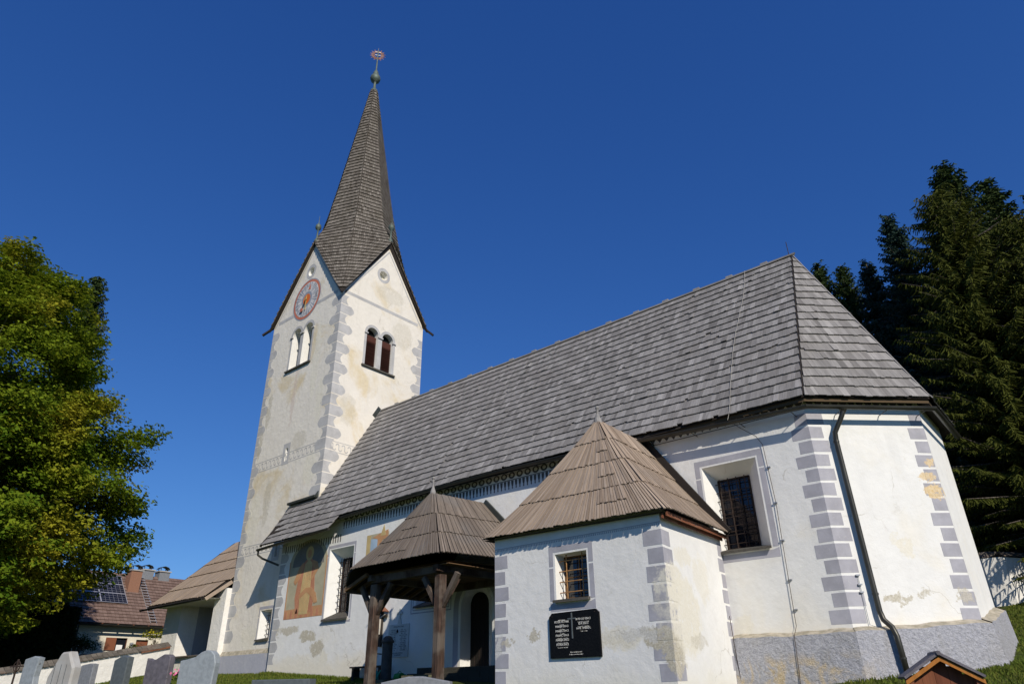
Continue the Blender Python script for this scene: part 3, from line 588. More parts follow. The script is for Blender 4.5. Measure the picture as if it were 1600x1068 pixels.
# gutters
def gutter(pts, r=.075, name='gutter', parent=nave):
    mb = MB(); ring = []
    pts = [np.array(p, float) for p in pts]
    for i, p in enumerate(pts):
        d1 = unit(p - pts[i - 1]) if i else None; d2 = unit(pts[i + 1] - p) if i < len(pts) - 1 else None
        d1 = d2 if d1 is None else d1; d2 = d1 if d2 is None else d2; n1, n2 = np.cross(d1, UP), np.cross(d2, UP); n = (n1 + n2) / (1 + n1 @ n2)
        row = []
        for rr in (r, r - .006):
            for k in range(9): th = math.pi * k / 8; row.append(p - n * rr * math.cos(th) - UP * rr * math.sin(th))
        ring.append(row)
    for a, b in zip(ring, ring[1:]):
        for k in range(8): mb.poly([a[k], a[k + 1], b[k + 1], b[k]]); mb.poly([a[9 + k], b[9 + k], b[9 + k + 1], a[9 + k + 1]])
    for e in (ring[0], ring[-1]): mb.poly(e[:9])
    mb.tube([p + (np.cross(unit(pts[min(i + 1, len(pts) - 1)] - pts[max(i - 1, 0)]), UP)) * r for i, p in enumerate(pts)], .012, 6)
    return mb.build(name, 'gutter', parent)
GO, GZ = .37, 6.10
GX = [(-23.1, 6.27), (-21, 6.36), (-19, 6.43), (-17, 6.47), (-15, 6.48), (-13, 6.45), (-11, 6.38), (-9.5, 6.31), (-7.5, 6.21)]
def gzx(x): return float(np.interp(x, [g_[0] for g_ in GX] + [XC], [g_[1] for g_ in GX] + [GZ]))
gut = gutter([V(x, YS - GO, z) for x, z in GX] + [offs(1, GO) + UP * GZ, offs(2, GO) + UP * GZ, offs(3, GO) + UP * GZ])
gutter([V(-28.2, YS - .85, 5.60), V(-23.15, YS - .82, 5.80)])
for x in np.arange(-22.5, -4.9, 1.35): MB().bar(V(x, YS - .01, gzx(x) - .10), V(x, YS - GO, gzx(x) - .085), .022, .01).build('gutter_bracket', 'gutter', gut)
for t in (.75, 1.9, 2.9): 
    q = pA.p(t, 0); MB().bar(q + pA.N * .01 + UP * 6.0, q + pA.N * GO + UP * (GZ - .085), .022, .01).build('gutter_bracket', 'gutter', gut)
MB().tube([V(-28.12, YS - .85, 5.56), V(-28.14, YS - .83, 5.38), V(-28.05, YS - .65, 5.24), V(-27.68, YS - .03, 4.98)], .045, 10).build('downpipe', 'gutter', nave)
q = pA.O; fN, fU = pA.N, pA.U
dpth = [q + fU * .78 + fN * .37 + UP * 6.06, q + fU * .76 + fN * .36 + UP * 5.95, q + fU * .70 + fN * .30 + UP * 5.80, q + fU * .56 + fN * .16 + UP * 5.50, q + fU * .55 + fN * .14 + UP * 5.3, q + fU * .58 + fN * .13 + UP * 3.6, q + fU * .61 + fN * .13 + UP * 1.42, q + fU * .64 + fN * .15 + UP * 1.24, q + fU * .70 + fN * .30 + UP * 1.08, q + fU * .72 + fN * .36 + UP * .9, q + fU * .72 + fN * .42 + UP * .0]
dp = MB().tube(dpth, .060, 14).build('downpipe', 'gutter', nave, smooth=True)
MB().tube([q + fU * .78 + fN * .37 + UP * 6.05, q + fU * .77 + fN * .36 + UP * 5.94], [.10, .055], 12).build('outlet', 'gutter', dp)
for z, k in ((5.25, 4), (1.75, 6), (.45, 10)):
    c0 = q + fU * (.55 if z > 4 else .605 if z > 1 else .72) + fN * (.135 if z > 1 else .39); MB().tube([c0 + UP * z, c0 + UP * (z + .04)], .070, 14).build('pipe_clamp', 'gutter', dp)
# lightning cable over roof and wall
cab = [V(-6.62, YR - .03, ZR + .05)] + [V(-6.6 + .05 * math.sin(k), (YS - OV) + (YR - YS + OV) * (1 - k / 8), ZE + (ZR - ZE) * (1 - k / 8) + .08) for k in range(1, 8)] + [V(-6.5, YS - OV - .02, ZE + .05), V(-6.55, YS - GO - .10, 6.2), V(-6.35, YS - .2, 6.0), V(-6.05, YS - .05, 5.75), V(-5.92, YS - .04, 5.5), V(-5.86, YS - .04, 4.0), V(-5.90, YS - .04, 2.4), V(-5.93, YS - .04, 1.2), V(-5.95, YS - .23, .98), V(-5.97, YS - .30, .2), V(-6.0, YS - .33, -.2)]
cb = MB().tube(cab[:10], .006, 6).build('lightning_cable', 'cable', nave); cb2 = MB().tube(cab[9:], .007, 6).build('lightning_cable', 'iron', nave)
for z in (4.9, 4.0, 3.1, 2.2, 1.55): MB().box((-5.88, YS - .02, z), (.09, .05, .03)).build('cable_clip', 'zinc', cb2)
rod = MB().tube([pA.p(.36, 2.2, .03), pA.p(.36, 1.95, .03), pA.p(.37, 1.15, .04), pA.p(.47, 1.08, .18)], .008, 6).build('earthing_rod', 'zinc', nave)
for z in (2.18, 1.98, 1.82): MB().box(pA.p(.36, z, .03), (.09, .05, .03), (pA.U, pA.N, UP)).build('cable_clip', 'zinc', rod)

# fresco on the nave wall: a standing robed figure in an arched field
FO = arch(-26.85, -24.2, 2.72, 5.80, 14, rise=.95)
fg = decal(pS, FO, .004, 'fr_ground', nwall, 'fresco')
def fres(pts, m, off): decal(pS, pts, off, m, fg, 'fresco_painting')
fres([(-26.85, 2.72), (-24.2, 2.72), (-24.2, 3.12), (-26.85, 3.08)], 'fr_orange', .007)
fres(arch(-26.62, -24.42, 4.75, 5.68, 14, rise=.85), 'fr_dark', .007)
for a in (-26.85, -24.27): fres(rect(a, a + .07, 3.0, 5.0), 'fr_orange', .008)
fres([(-26.05, 2.9), (-24.95, 2.9), (-24.85, 3.5), (-24.95, 4.2), (-25.0, 4.75), (-25.3, 5.02), (-25.6, 5.02), (-25.95, 4.75), (-26.1, 4.2), (-26.2, 3.5)], 'fr_red', .010)
fres([(-25.8, 2.85), (-25.2, 2.85), (-25.15, 3.5), (-25.2, 4.2), (-25.22, 4.8), (-25.45, 4.98), (-25.7, 4.8), (-25.78, 4.2), (-25.85, 3.5)], 'fr_yellow', .013)
fres([(-25.9, 3.62), (-25.5, 3.85), (-25.1, 3.85), (-24.75, 3.6), (-24.6, 3.25), (-24.8, 3.2), (-25.0, 3.45), (-25.4, 3.68), (-25.9, 3.42)], 'fr_orange', .016)
fres([(-26.4, 4.15), (-26.1, 4.7), (-25.85, 4.9), (-25.8, 4.72), (-26.0, 4.25), (-26.25, 4.02)], 'fr_orange', .016)
fres([(-25.15, 4.92), (-24.85, 4.82), (-24.72, 4.55), (-25.12, 4.1), (-25.22, 4.18), (-24.97, 4.55), (-25.25, 4.75)], 'fr_orange', .016)
fres(circ(-25.46, 5.22, .27, 18, .29), 'fr_yellow', .0115); fres(circ(-25.46, 5.2, .14, 14, .18), 'fr_orange', .016)
for k in range(6): fres([(-25.78 + .10 * k, 2.95), (-25.76 + .10 * k, 2.95), (-25.70 + .085 * k, 4.0 + .08 * k), (-25.72 + .085 * k, 4.0 + .08 * k)], 'fr_orange', .0155)
for k in range(4): fres([(-25.66 + .12 * k, 4.15), (-25.64 + .12 * k, 4.15), (-25.62 + .10 * k, 4.8), (-25.64 + .10 * k, 4.8)], 'fr_red', .0155)
for k in range(7): fres([(-26.8 + .36 * k, 2.74), (-26.6 + .36 * k, 2.74), (-26.66 + .36 * k, 3.02 + .05 * (k % 3)), (-26.74 + .36 * k, 3.0)], 'fr_red', .010)
# small emblem fresco between window and porch
em = decal(pS, rect(-21.75, -20.45, 4.55, 5.42), .004, 'fr_ground', nwall, 'emblem_fresco')
for pts, m, o in (([(-21.75, 4.55), (-21.5, 4.6), (-21.55, 5.0), (-21.5, 5.4), (-21.75, 5.42)], 'fr_yellow', .007), ([(-21.5, 4.65), (-21.0, 4.6), (-21.0, 5.2), (-21.5, 5.25)], 'fr_blue', .007), ([(-21.4, 5.3), (-20.9, 5.42), (-20.5, 5.5), (-20.5, 5.2), (-20.8, 5.15), (-21.1, 4.8), (-21.1, 5.2)], 'fr_orange', .010), ([(-20.95, 5.3), (-20.62, 5.3), (-20.76, 5.72)], 'fr_yellow', .013)):
    decal(pS, pts, o, m, em, 'fresco_painting')
# steps in front of the door
st = thing('door_steps', (-16, 16.3, .2), 'dark rough stone steps before the arched church door under the porch', 'steps')
for r, (y0, y1, z0, z1) in enumerate(((16.45, 16.98, .3, .66), (15.95, 16.45, .15, .50), (15.5, 15.95, .0, .34))):
    x = -18.0 + .1 * r
    while x < -13.3:
        w = rnd.uniform(.45, .9); MB().box((x + w / 2, (y0 + y1) / 2, (z0 + z1) / 2 + rnd.uniform(-.015, .015)), (w - .015, y1 - y0 - .01, z1 - z0)).build('step_stone', 'darkstone', st); x += w

# ------------------------------------------------------------------ BELL TOWER
TX0, TX1, TY0, TY1 = -32.20, -25.95, 17.45, 23.05
TCX, TCY = (TX0 + TX1) / 2, (TY0 + TY1) / 2
EZ, PZ, PE = 18.45, 22.70, 22.45
tow = thing('bell_tower', (TCX, TCY, .8), 'cream plastered bell tower with gables, painted clock and pointed shingle spire', 'tower')
tS = Plane((0, TY0), (1, 0)); tE = Plane((TX1, 0), (0, 1)); tN = Plane((0, TY1), (-1, 0)); tW = Plane((TX0, 0), (0, -1))
S_or = (-29.15, 20.97, .27); E_or = (TCY - .27, 20.53, .27)
SA1 = arch(-30.10, -29.32, 15.15, 17.55, 12); SA2 = arch(-29.05, -28.27, 15.15, 17.55, 12)
EA1 = arch(19.22, 19.97, 14.85, 17.1, 12); EA2 = arch(20.23, 20.98, 14.85, 17.1, 12)
SLIT = rect(-29.23, -29.03, 10.08, 10.72); SLIT2 = rect(-28.95, -28.75, 5.55, 6.1); TWIN = rect(-29.42, -28.52, 2.12, 3.30)
mb = MB()
mb.face(tS.loop([(TX0, -.2), (TX1, -.2), (TX1, EZ), (TCX, PZ), (TX0, EZ)]), [tS.loop(h) for h in (circ(*S_or, 16), SA1, SA2, SLIT, SLIT2, TWIN)])
mb.face(tE.loop([(TY0, -.2), (TY1, -.2), (TY1, EZ), (TCY, PE), (TY0, EZ)]), [tE.loop(h) for h in (circ(*E_or, 16), EA1, EA2)])
mb.poly(tN.loop([(-TX1, -.2), (-TX0, -.2), (-TX0, EZ), (-TCX, PZ), (-TX1, EZ)])); mb.poly(tW.loop([(-TY1, -.2), (-TY0, -.2), (-TY0, EZ), (-TCY, PE), (-TY1, EZ)]))
tw = mb.build('wall', 'tower', tow)
def pier_open(pl, ar, depth, seed, louvre):
    b = MB(); reveal(b, pl, ar, ar, depth); op = b.build('belfry_window', 'reveal', tow)
    b = MB(); b.extr(pl.loop(ar, -depth + .01), -pl.N * .02); b.build('dark_opening', 'black', op)
    if louvre:
        u0, u1 = ar[0][0], ar[1][0]; z0, z1 = ar[0][1], max(p[1] for p in ar)
        b = MB(); z = z0 + .05
        while z < z0 + 1.45: b.hexa([pl.p(u0, z, -depth + .05), pl.p(u1, z, -depth + .05), pl.p(u1, z + .07, -depth + .16), pl.p(u0, z + .07, -depth + .16), pl.p(u0, z + .02, -depth + .05), pl.p(u1, z + .02, -depth + .05), pl.p(u1, z + .09, -depth + .16), pl.p(u0, z + .09, -depth + .16)], rnd.random()); z += .105
        b.build('louvre_slats', 'louvre', op, kind='stuff')
        b = MB(); b.extr(pl.loop(rect(u0 + .02, u1 - .02, z0 + 1.45, z1 - .42), -depth + .16), -pl.N * .03); b.build('shutter_board', 'louvre', op)
    return op
for a in (SA1, SA2): pier_open(tS, a, .55, 1, False)
for a in (EA1, EA2): pier_open(tE, a, .32, 2, True)
for pl, (u, z, r) in ((tS, S_or), (tE, E_or)):
    b = MB(); reveal(b, pl, circ(u, z, r, 16), circ(u, z, r, 16), .3); oc = b.build('oculus', 'reveal', tow); b = MB(); b.extr(pl.loop(circ(u, z, r, 16), -.30), -pl.N * .02); b.build('oculus_back', 'creampatch', oc)
    decal(pl, circ(u, z, r + .17, 24, r + .2), .004, 'tquoin', tw, 'painted_ring', [circ(u, z, r + .01, 24)])
for pl, a, b_, z0, zc in ((tS, -30.10, -28.27, 15.15, 17.55), (tE, 19.22, 20.98, 14.85, 17.1)):
    rr = (.78 if pl is tS else .75) / 2; s_ = .15
    A1 = arch(a - s_, a + 2 * rr + s_, z0, zc + s_, 12); A2 = arch(b_ - 2 * rr - s_, b_ + s_, z0, zc + s_, 12)
    # painted surround of the twin window, one outline with two openings
    outl = [(a - s_, z0 - .12), (b_ + s_, z0 - .12)] + [p for p in A2[2:] if p[0] > (a + b_) / 2] + [((a + b_) / 2, zc - .25)] + [p for p in A1[2:] if p[0] < (a + b_) / 2]
    decal(pl, outl, .004, 'tquoin', tw, 'painted_surround', [arch(a, a + 2 * rr, z0, zc, 12), arch(b_ - 2 * rr, b_, z0, zc, 12)])
    m = (a + b_) / 2
    MB().box(pl.p(m, zc - rr - .05, .02), (.30, .10, .07), (pl.U, pl.N, UP)).build('impost', 'tquoin', tow)
    for e in (a - .06, b_ + .06): MB().box(pl.p(e, zc - rr - .05, .02), (.22, .08, .06), (pl.U, pl.N, UP)).build('impost', 'tquoin', tow)
    MB().box(pl.p(m, z0 - .05, .03), (b_ - a + .4, .14, .08), (pl.U, pl.N, UP)).build('sill', 'stoneSill', tow)
for h, nm in ((SLIT, 'slit_window'), (SLIT2, 'slit_window')):
    b = MB(); reveal(b, tS, h, h, .4); s1 = b.build(nm, 'reveal', tow); b = MB(); b.extr(tS.loop(h, -.4), -tS.N * .02); b.build('dark_opening', 'black', s1)
    u0, u1, z0, z1 = h[0][0], h[1][0], h[0][1], h[2][1]; decal(tS, rect(u0 - .22, u1 + .18, z0 - .18, z1 + .25), .006, 'tquoin', tw, 'painted_frame', [rect(u0 - .02, u1 + .02, z0 - .02, z1 + .02)])
TW_ = dict(o=TWIN, i=rect(-29.2, -28.68, 2.22, 3.2), d=.45); window(tS, TW_, tow, (3, 5, .2, .011)); painted_frame(tS, TW_, tw, .12, .16, .16)
# plinth of the tower
b = MB(); b.poly([V(TX0 - .12, TY0 - .16, -.2), V(TX1 - 1.5, TY0 - .16, -.2), V(TX1 - 1.5, TY0 - .12, 1.55), V(TX0 - .12, TY0 - .12, 1.55)]); b.poly([V(TX0 - .12, TY1, -.2), V(TX0 - .12, TY0 - .16, -.2), V(TX0 - .12, TY0 - .12, 1.55), V(TX0 - .12, TY1, 1.55)])
pp = b.build('plinth', 'towerlow', tow); b = MB(); b.poly([V(TX0 - .12, TY0 - .12, 1.55), V(TX1 - 1.5, TY0 - .12, 1.55), V(TX1 - 1.5, TY0 - .001, 1.74), V(TX0, TY0 - .001, 1.74)]); b.build('plinth_ledge', 'ledge', pp)
# quoins
quoins(tS, TX1, -1, 18.25, 6.0, .55, .50, .74, .44, tw, True, 'tquoin', .20, seed=11); quoins(tS, TX0, 1, 18.0, 1.8, .55, .50, .62, .40, tw, True, 'tquoin', .18, seed=12)
quoins(tE, TY0, 1, 18.25, 8.4, .55, .50, .72, .46, tw, False, 'tquoin', .2, seed=13); quoins(tE, TY1 - TY0 + TY0, -1, 17.6, 12, .55, .50, .62, .40, tw, False, 'tquoin', .2, seed=14)
def band(pl, u0, u1, z, h, m='tquoin'): decal(pl, rect(u0, u1, z, z + h), .006, m, tw, 'painted_band')
band(tS, TX0 + .45, TX1 - .4, 18.46, .20); band(tE, TY0 + .15, TY1 - .4, 18.40, .17)
for pl, (a, b2, c, pk) in ((tS, (TX0, TX1, TCX, PZ)), (tE, (TY0, TY1, TCY, PE))):
    for e, sgn in ((a, 1), (b2, -1)):
        pts = [(e + sgn * .10, EZ - .05), (c, pk - .17), (c, pk - .30), (e + sgn * .18, EZ - .08)]; decal(pl, pts if sgn > 0 else pts[::-1], .006, 'tquoin', tw, 'painted_edge')
def meander(pl, u0, u1, z0, h, pit=.34):
    b = MB(); w = .045
    def R(a, c, d, e): b.extr(pl.loop(rect(a, c, d, e), .005), -pl.N * .004)
    R(u0, u1, z0 - .10, z0 - .07); R(u0, u1, z0 + h + .07, z0 + h + .10); u = u0
    while u < u1 - pit:
        pts = []
        r_ = pit / 4
        for k in range(7): th = math.pi * k / 6; pts.append((u + r_ - r_ * math.cos(th), z0 + h - r_ + r_ * math.sin(th)))
        for k in range(7): th = math.pi * k / 6; pts.append((u + 3 * r_ - r_ * math.cos(th), z0 + r_ - r_ * math.sin(th)))
        for p, q_ in zip(pts, pts[1:]):
            d = unit(V(q_[0] - p[0], q_[1] - p[1], 0)); n = V(-d[1], d[0], 0) * w / 2; b.poly(pl.loop([(p[0] - n[0], p[1] - n[1]), (q_[0] - n[0], q_[1] - n[1]), (q_[0] + n[0], q_[1] + n[1]), (p[0] + n[0], p[1] + n[1])], .005))
        u += pit
    b.build('meander_painting', 'tquoin', tw, kind='stuff')
meander(tS, TX0 + .2, TX1 - .25, 10.05, .32); meander(tE, TY0 + .25, 19.3, 10.05, .32); meander(tS, TX0 + .2, -28.2, 5.95, .28)
# clock, painted on the south face
CX, CZ, CR = -29.22, 19.20, 1.20
ck = decal(tS, circ(CX, CZ, CR * 1.0 + .06, 40), .008, 'cl_blue', tw, 'painted_clock', t=.006)
def cdec(pts, off, m, nm='clock_painting', holes=()): decal(tS, pts, off, m, ck, nm, holes)
cdec(circ(CX, CZ, CR, 40), .012, 'cl_red'); cdec(circ(CX, CZ, CR * .88, 40), .016, 'cl_face')
for k in range(12):
    a = math.radians(90 - 30 * k - 15)
    r0, r1 = CR * .36, CR * .86
    for off in (-.09, .09): cdec([(CX + r0 * math.cos(a + off * .8), CZ + r0 * math.sin(a + off * .8)), (CX + r1 * math.cos(a + off - .05), CZ + r1 * math.sin(a + off - .05)), (CX + r1 * math.cos(a + off + .05), CZ + r1 * math.sin(a + off + .05))], .020, 'cl_blue')
num = MB()
for k, tx in enumerate(['XII', 'I', 'II', 'III', 'IV', 'V', 'VI', 'VII', 'VIII', 'IX', 'X', 'XI']):
    a = math.radians(90 - 30 * k); d = V(math.cos(a), 0, math.sin(a)); rt = V(math.sin(a), 0, -math.cos(a)); text_into(num, tx, .24, V(CX, 0, CZ) + TY0 * V(0, 1, 0) + d * CR * .66 - V(0, .021, 0), rt, d, V(0, -1, 0))
num.build('clock_numerals', 'cl_blue', ck)
cdec(circ(CX, CZ, CR * .40, 30), .021, 'cl_blue'); cdec(circ(CX, CZ, CR * .27, 24), .028, 'cl_orange')
MB().box(tS.p(CX, CZ - .22, .06), (.05, .02, .9), (tS.U, tS.N, UP)).build('clock_hand', 'gold', ck)
MB().bar(tS.p(CX, CZ, .075), tS.p(CX - .28, CZ - .56, .075), .05, .02, tS.N).build('clock_hand', 'iron', ck)
b = MB(); b.extr(tS.loop(circ(CX - .30, CZ - .60, .12, 14), .09), -tS.N * .02); b.build('clock_hand_disc', 'cl_red', ck)
b = MB(); b.extr(tS.loop(circ(CX, CZ, .09, 14), .10), -tS.N * .03); b.build('clock_hub', 'gold', ck)
cdec([(CX + .02, CZ + .58), (CX + .26, CZ + .55), (CX + .19, CZ + .95)], .024, 'cl_red')
# spire -----------------------------------------------------------------
sp = MB()
gp = [(22.95, 3.20), (24.3, 2.38), (26.0, 1.98), (28.0, 1.64), (30.0, 1.32), (33.0, .84), (37.1, .20)]          # ridge creases from the gable peaks
cp_ = [(18.28, 4.44), (20.2, 3.60), (22.0, 2.96), (24.3, 2.38), (26.0, 2.0), (28.0, 1.65), (30.0, 1.33), (33.0, .85), (37.1, .20)]  # creases from the corners
def interp(pr, z):
    for (z0, r0), (z1, r1) in zip(pr, pr[1:]):
        if z <= z1: return r0 + (r1 - r0) * (z - z0) / (z1 - z0)
    return pr[-1][1]
cang = math.atan2(TY1 - TY0, TX1 - TX0)
gdirs = [0, math.pi / 2, math.pi, 3 * math.pi / 2]; cdirs = [cang, math.pi - cang, math.pi + cang, -cang]
def gpk(d): return 1.0 if d in (0, math.pi) else .90
def pt(ang, r, z): return V(TCX + r * math.cos(ang), TCY + r * math.sin(ang), z)
facets = [(cdirs[0], gdirs[0]), (gdirs[1], cdirs[0]), (cdirs[1], gdirs[1]), (gdirs[2], cdirs[1]), (cdirs[2], gdirs[2]), (gdirs[3], cdirs[2]), (cdirs[3], gdirs[3]), (gdirs[0], cdirs[3])]
under = MB()
for fa, fb in facets:
    iscA = fa in cdirs; cang_, gang_ = (fa, fb) if iscA else (fb, fa)
    tipc = pt(cang_, 4.44, 18.28); pk = pt(gang_, 3.20 * gpk(gang_) , 22.95)
    def cpt(z): return pt(cang_, interp(cp_, z), z)
    def gpt_(z):
        if z >= 22.95: return pt(gang_, interp(gp, z) * (gpk(gang_) + (1 - gpk(gang_)) * min(1, (z - 22.95) / 3)), z)
        t = (z - 18.28) / (22.95 - 18.28); q_ = tipc * (1 - t) + pk * t; e_ = q_ - cpt(z); l_ = np.linalg.norm(e_); return q_ + e_ / max(l_, .3) * .10
    zs = list(np.arange(18.28, 37.0, .28)) + [37.1]
    outw = None
    for z0, z1 in zip(zs, zs[1:]):
        z1o = min(37.1, z1 + .06); A0, B0, A1, B1 = cpt(z0), gpt_(z0), cpt(z1o), gpt_(z1o)
        under.poly([A0 * .999 + .001 * pt(0, 0, z0), B0, gpt_(z1), cpt(z1)])
        L = np.linalg.norm(B0 - A0)
        if L < .03: continue
        n = max(1, int(round(L / .12))); nn = unit(np.cross(B0 - A0, (A1 + B1) / 2 - (A0 + B0) / 2)) if L > .03 else UP
        if nn @ (A0 + B0 - 2 * V(TCX, TCY, z0)) < 0: nn = -nn
        for k in range(n):
            a, b2 = k / n + .006 / max(L, .1), (k + 1) / n - .006 / max(L, .1); lift = rnd.uniform(.0, .012); th = .018; dz = rnd.gauss(0, .008)
            sh = min(1, max(0, rnd.gauss(.45, .22))); lo = lambda t: A0 + (B0 - A0) * t + UP * dz; hi = lambda t: A1 + (B1 - A1) * t
            sp.hexa([lo(a) + nn * (.025 + lift), lo(b2) + nn * (.025 + lift), hi(b2) + nn * .002, hi(a) + nn * .002, lo(a) + nn * (.075 + lift), lo(b2) + nn * (.075 + lift), hi(b2) + nn * .014, hi(a) + nn * .014], sh, .2, .13)
    # verge board and shadowing soffit along the gable
    inn = 0.0
    MB().bar(tipc - UP * .06, pk - UP * .06, .10, .07).build('verge_board', 'deck', tow)
    wc = pt(cang_, math.hypot(TX1 - TX0, TY1 - TY0) / 2, EZ); wp = pt(gang_, (TX1 - TX0) / 2 if gang_ in (0, math.pi) else (TY1 - TY0) / 2, PE if gang_ in (0, math.pi) else PZ)
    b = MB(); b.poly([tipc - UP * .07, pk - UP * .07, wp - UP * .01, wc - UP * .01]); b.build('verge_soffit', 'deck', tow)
for ca in cdirs[:3]: MB().bar(pt(ca, 4.15, 18.55), pt(ca, 4.80, 18.0), .14, .09).build('eave_tip', 'deck', tow)
ss = under.build('spire', 'deck', tow); sp.build('spire_shingles', 'spireshingle', ss, kind='stuff')
for d, zt in ((gdirs[3], 22.95), (gdirs[0], 22.95), (gdirs[2], 22.95)):
    p = pt(d, 3.12 * gpk(d), 22.9); MB().lathe(p, [(.16, 0), (.14, .12), (.05, .3), (.045, .85), (.15, .93), (.17, 1.05), (.14, 1.2), (.05, 1.28), (.02, 1.4), (.008, 1.85)], 12).build('gable_finial', 'copper', tow, smooth=True)
tp = V(TCX, TCY, 37.0)
fn = MB().lathe(tp, [(.26, 0), (.24, .12), (.10, .18), (.085, .85), (.12, .92), (.30, 1.05), (.36, 1.25), (.32, 1.45), (.18, 1.6), (.20, 1.75), (.14, 1.95), (.06, 2.1), (.045, 3.0), (.04, 4.1)], 16).build('spire_finial', 'copper', tow, smooth=True)
# ray wreath on top
sc_ = tp + UP * 3.62; fx = unit(V(.62, .78, 0))
b = MB(); n = 28
for k in range(n):
    a = 2 * math.pi * k / n; d = fx * math.cos(a) + UP * math.sin(a); e = fx * -math.sin(a) + UP * math.cos(a); r1 = .56 if k % 2 else .46
    b.hexa([sc_ + d * .26 - e * .03 - V(0, .01, 0), sc_ + d * .26 + e * .03 - V(0, .01, 0), sc_ + d * r1 + e * .012 - V(0, .01, 0), sc_ + d * r1 - e * .012 - V(0, .01, 0), sc_ + d * .26 - e * .03 + V(0, .01, 0), sc_ + d * .26 + e * .03 + V(0, .01, 0), sc_ + d * r1 + e * .012 + V(0, .01, 0), sc_ + d * r1 - e * .012 + V(0, .01, 0)])
pts = [sc_ + fx * .27 * math.cos(2 * math.pi * k / 20) + UP * .27 * math.sin(2 * math.pi * k / 20) for k in range(21)]; b.tube(pts, .03, 6)
pts = [sc_ + fx * .42 * math.cos(2 * math.pi * k / 20) + UP * .42 * math.sin(2 * math.pi * k / 20) for k in range(21)]; b.tube(pts, .018, 6)
b.build('ray_wreath', 'rustred', fn)
for k in range(2): MB().bar(sc_ + UP * (.3 if k else 0) - fx * .2, sc_ + UP * (.3 if k else 0) + fx * .2, .03).build('cross_arm', 'zinc', fn)
MB().bar(sc_ - UP * .4, sc_ + UP * .7, .035).build('cross_arm', 'zinc', fn)

# ------------------------------------------------------------------ fan-shaped board roofs
def arc_sample(pairs, n):
    L = [0]
    for (a, _), (b, _) in zip(pairs, pairs[1:]): L.append(L[-1] + np.linalg.norm(b - a))
    def at(s):
        s = min(max(s, 0), L[-1])
        for i in range(len(L) - 1):
            if s <= L[i + 1] + 1e-9: t = (s - L[i]) / max(1e-9, L[i + 1] - L[i]); return pairs[i][0] * (1 - t) + pairs[i + 1][0] * t, pairs[i][1] * (1 - t) + pairs[i + 1][1] * t
    return at, L[-1]
def fan_roof(parent, pairs, rows, bw, mat, bulge, nparts, near, center, patches=(), name='roof_board'):
    at, L = arc_sample(pairs, 0)
    def P(s, f): B, T = at(s); return B * f + T * (1 - f) - UP * bulge * 4 * f * (1 - f)
    out = []
    def row(f1, f0, s0, s1, n, lift):
        for k in range(n):
            a, b = s0 + (s1 - s0) * k / n, s0 + (s1 - s0) * (k + 1) / n; g = min(.008, (b - a) * .10)
            j = rnd.gauss(0, .003); A0, B0, A1, B1 = P(a + g, f1 + j), P(b - g, f1 + j), P(a + g, f0), P(b - g, f0)
            N = np.cross(B0 - A0, (A1 + B1) / 2 - (A0 + B0) / 2); N = unit(N) if np.linalg.norm(N) > 1e-9 else UP
            if N[2] < 0: N = -N
            lf = lift + (.012 if k % 2 else 0) + rnd.uniform(0, .004); th = .022
            out.append(([A0 + N * lf, B0 + N * lf, B1 + N * (lf - lift), A1 + N * (lf - lift), A0 + N * (lf + th), B0 + N * (lf + th), B1 + N * (lf - lift + th), A1 + N * (lf - lift + th)], min(1, max(0, rnd.gauss(.45, .22))), np.linalg.norm(A1 - A0), .09))
    for f1, f0 in zip(rows, rows[1:]):
        n = max(6, int(L * f1 / bw)); row(f1 + .012, max(.0, f0 - .02), 0, L, n, .03)
    for f1, f0, s0, s1 in patches:
        row(f1, f0, s0 * L, s1 * L, max(3, int((s1 - s0) * L * f1 / bw)), .05)
    out.sort(key=lambda o: np.linalg.norm(o[0][4] - near))
    d = MB()
    nS = 60
    for i in range(nS):
        s0, s1 = L * i / nS, L * (i + 1) / nS
        for j in range(8): d.poly([P(s0, 1 - j / 8), P(s1, 1 - j / 8), P(s1, 1 - (j + 1) / 8), P(s0, 1 - (j + 1) / 8)])
    r = d.build('roof', 'deck', parent)
    for Q, sh, l, w in out[:nparts]: m = MB(); m.hexa(Q, sh, l, w); m.build(name, mat, r)
    m = MB()
    for Q, sh, l, w in out[nparts:]: m.hexa(Q, sh, l, w)
    if out[nparts:]: m.build('far_roof_boards', mat, r, kind='stuff')
    return r, P, L

# ------------------------------------------------------------------ SACRISTY
sac = thing('sacristy', (-9.4, 15, -.4), 'low white sacristy annex with grey painted corner blocks and a brown fan-shaped board roof', 'annex')
AX0, AX1, AY = -11.71, -7.04, 13.16
pF = Plane((0, AY), (1, 0)); pAE = Plane((AX1, AY), (-7.46 - AX1, 17 - AY)); LE = math.hypot(-7.46 - AX1, 17 - AY)
AW = dict(o=rect(-9.85, -8.96, 1.80, 2.79), i=rect(-9.82, -8.99, 1.84, 2.76), d=.36)
mb = MB(); mb.face(pF.loop([(AX0, -1.2), (AX1, -1.2), (AX1, 3.42), (AX0, 3.42)]), [pF.loop(AW['o'])]); mb.poly(pAE.loop([(0, -1.2), (LE, -1.2), (LE, 3.55), (0, 3.42)]))
mb.poly([V(AX0, 17, -1.2), V(AX0, AY, -1.2), V(AX0, AY, 3.42), V(AX0, 17, 3.5)])
aw = mb.build('wall', 'annexwall', sac)
wf = window(pF, AW, sac, (2, 4, .22, .013), grille='ironlit', sash='brownframe', nv=2, nh=2)
painted_frame(pF, AW, aw, .17, .18, .24, 'squoin')
quoins(pF, AX0, 1, 2.95, -1.1, .366, .305, .43, .34, aw, True, 'squoin'); quoins(pF, AX1, -1, 2.98, -1.1, .366, .31, .46, .35, aw, True, 'squoin', seed=21)
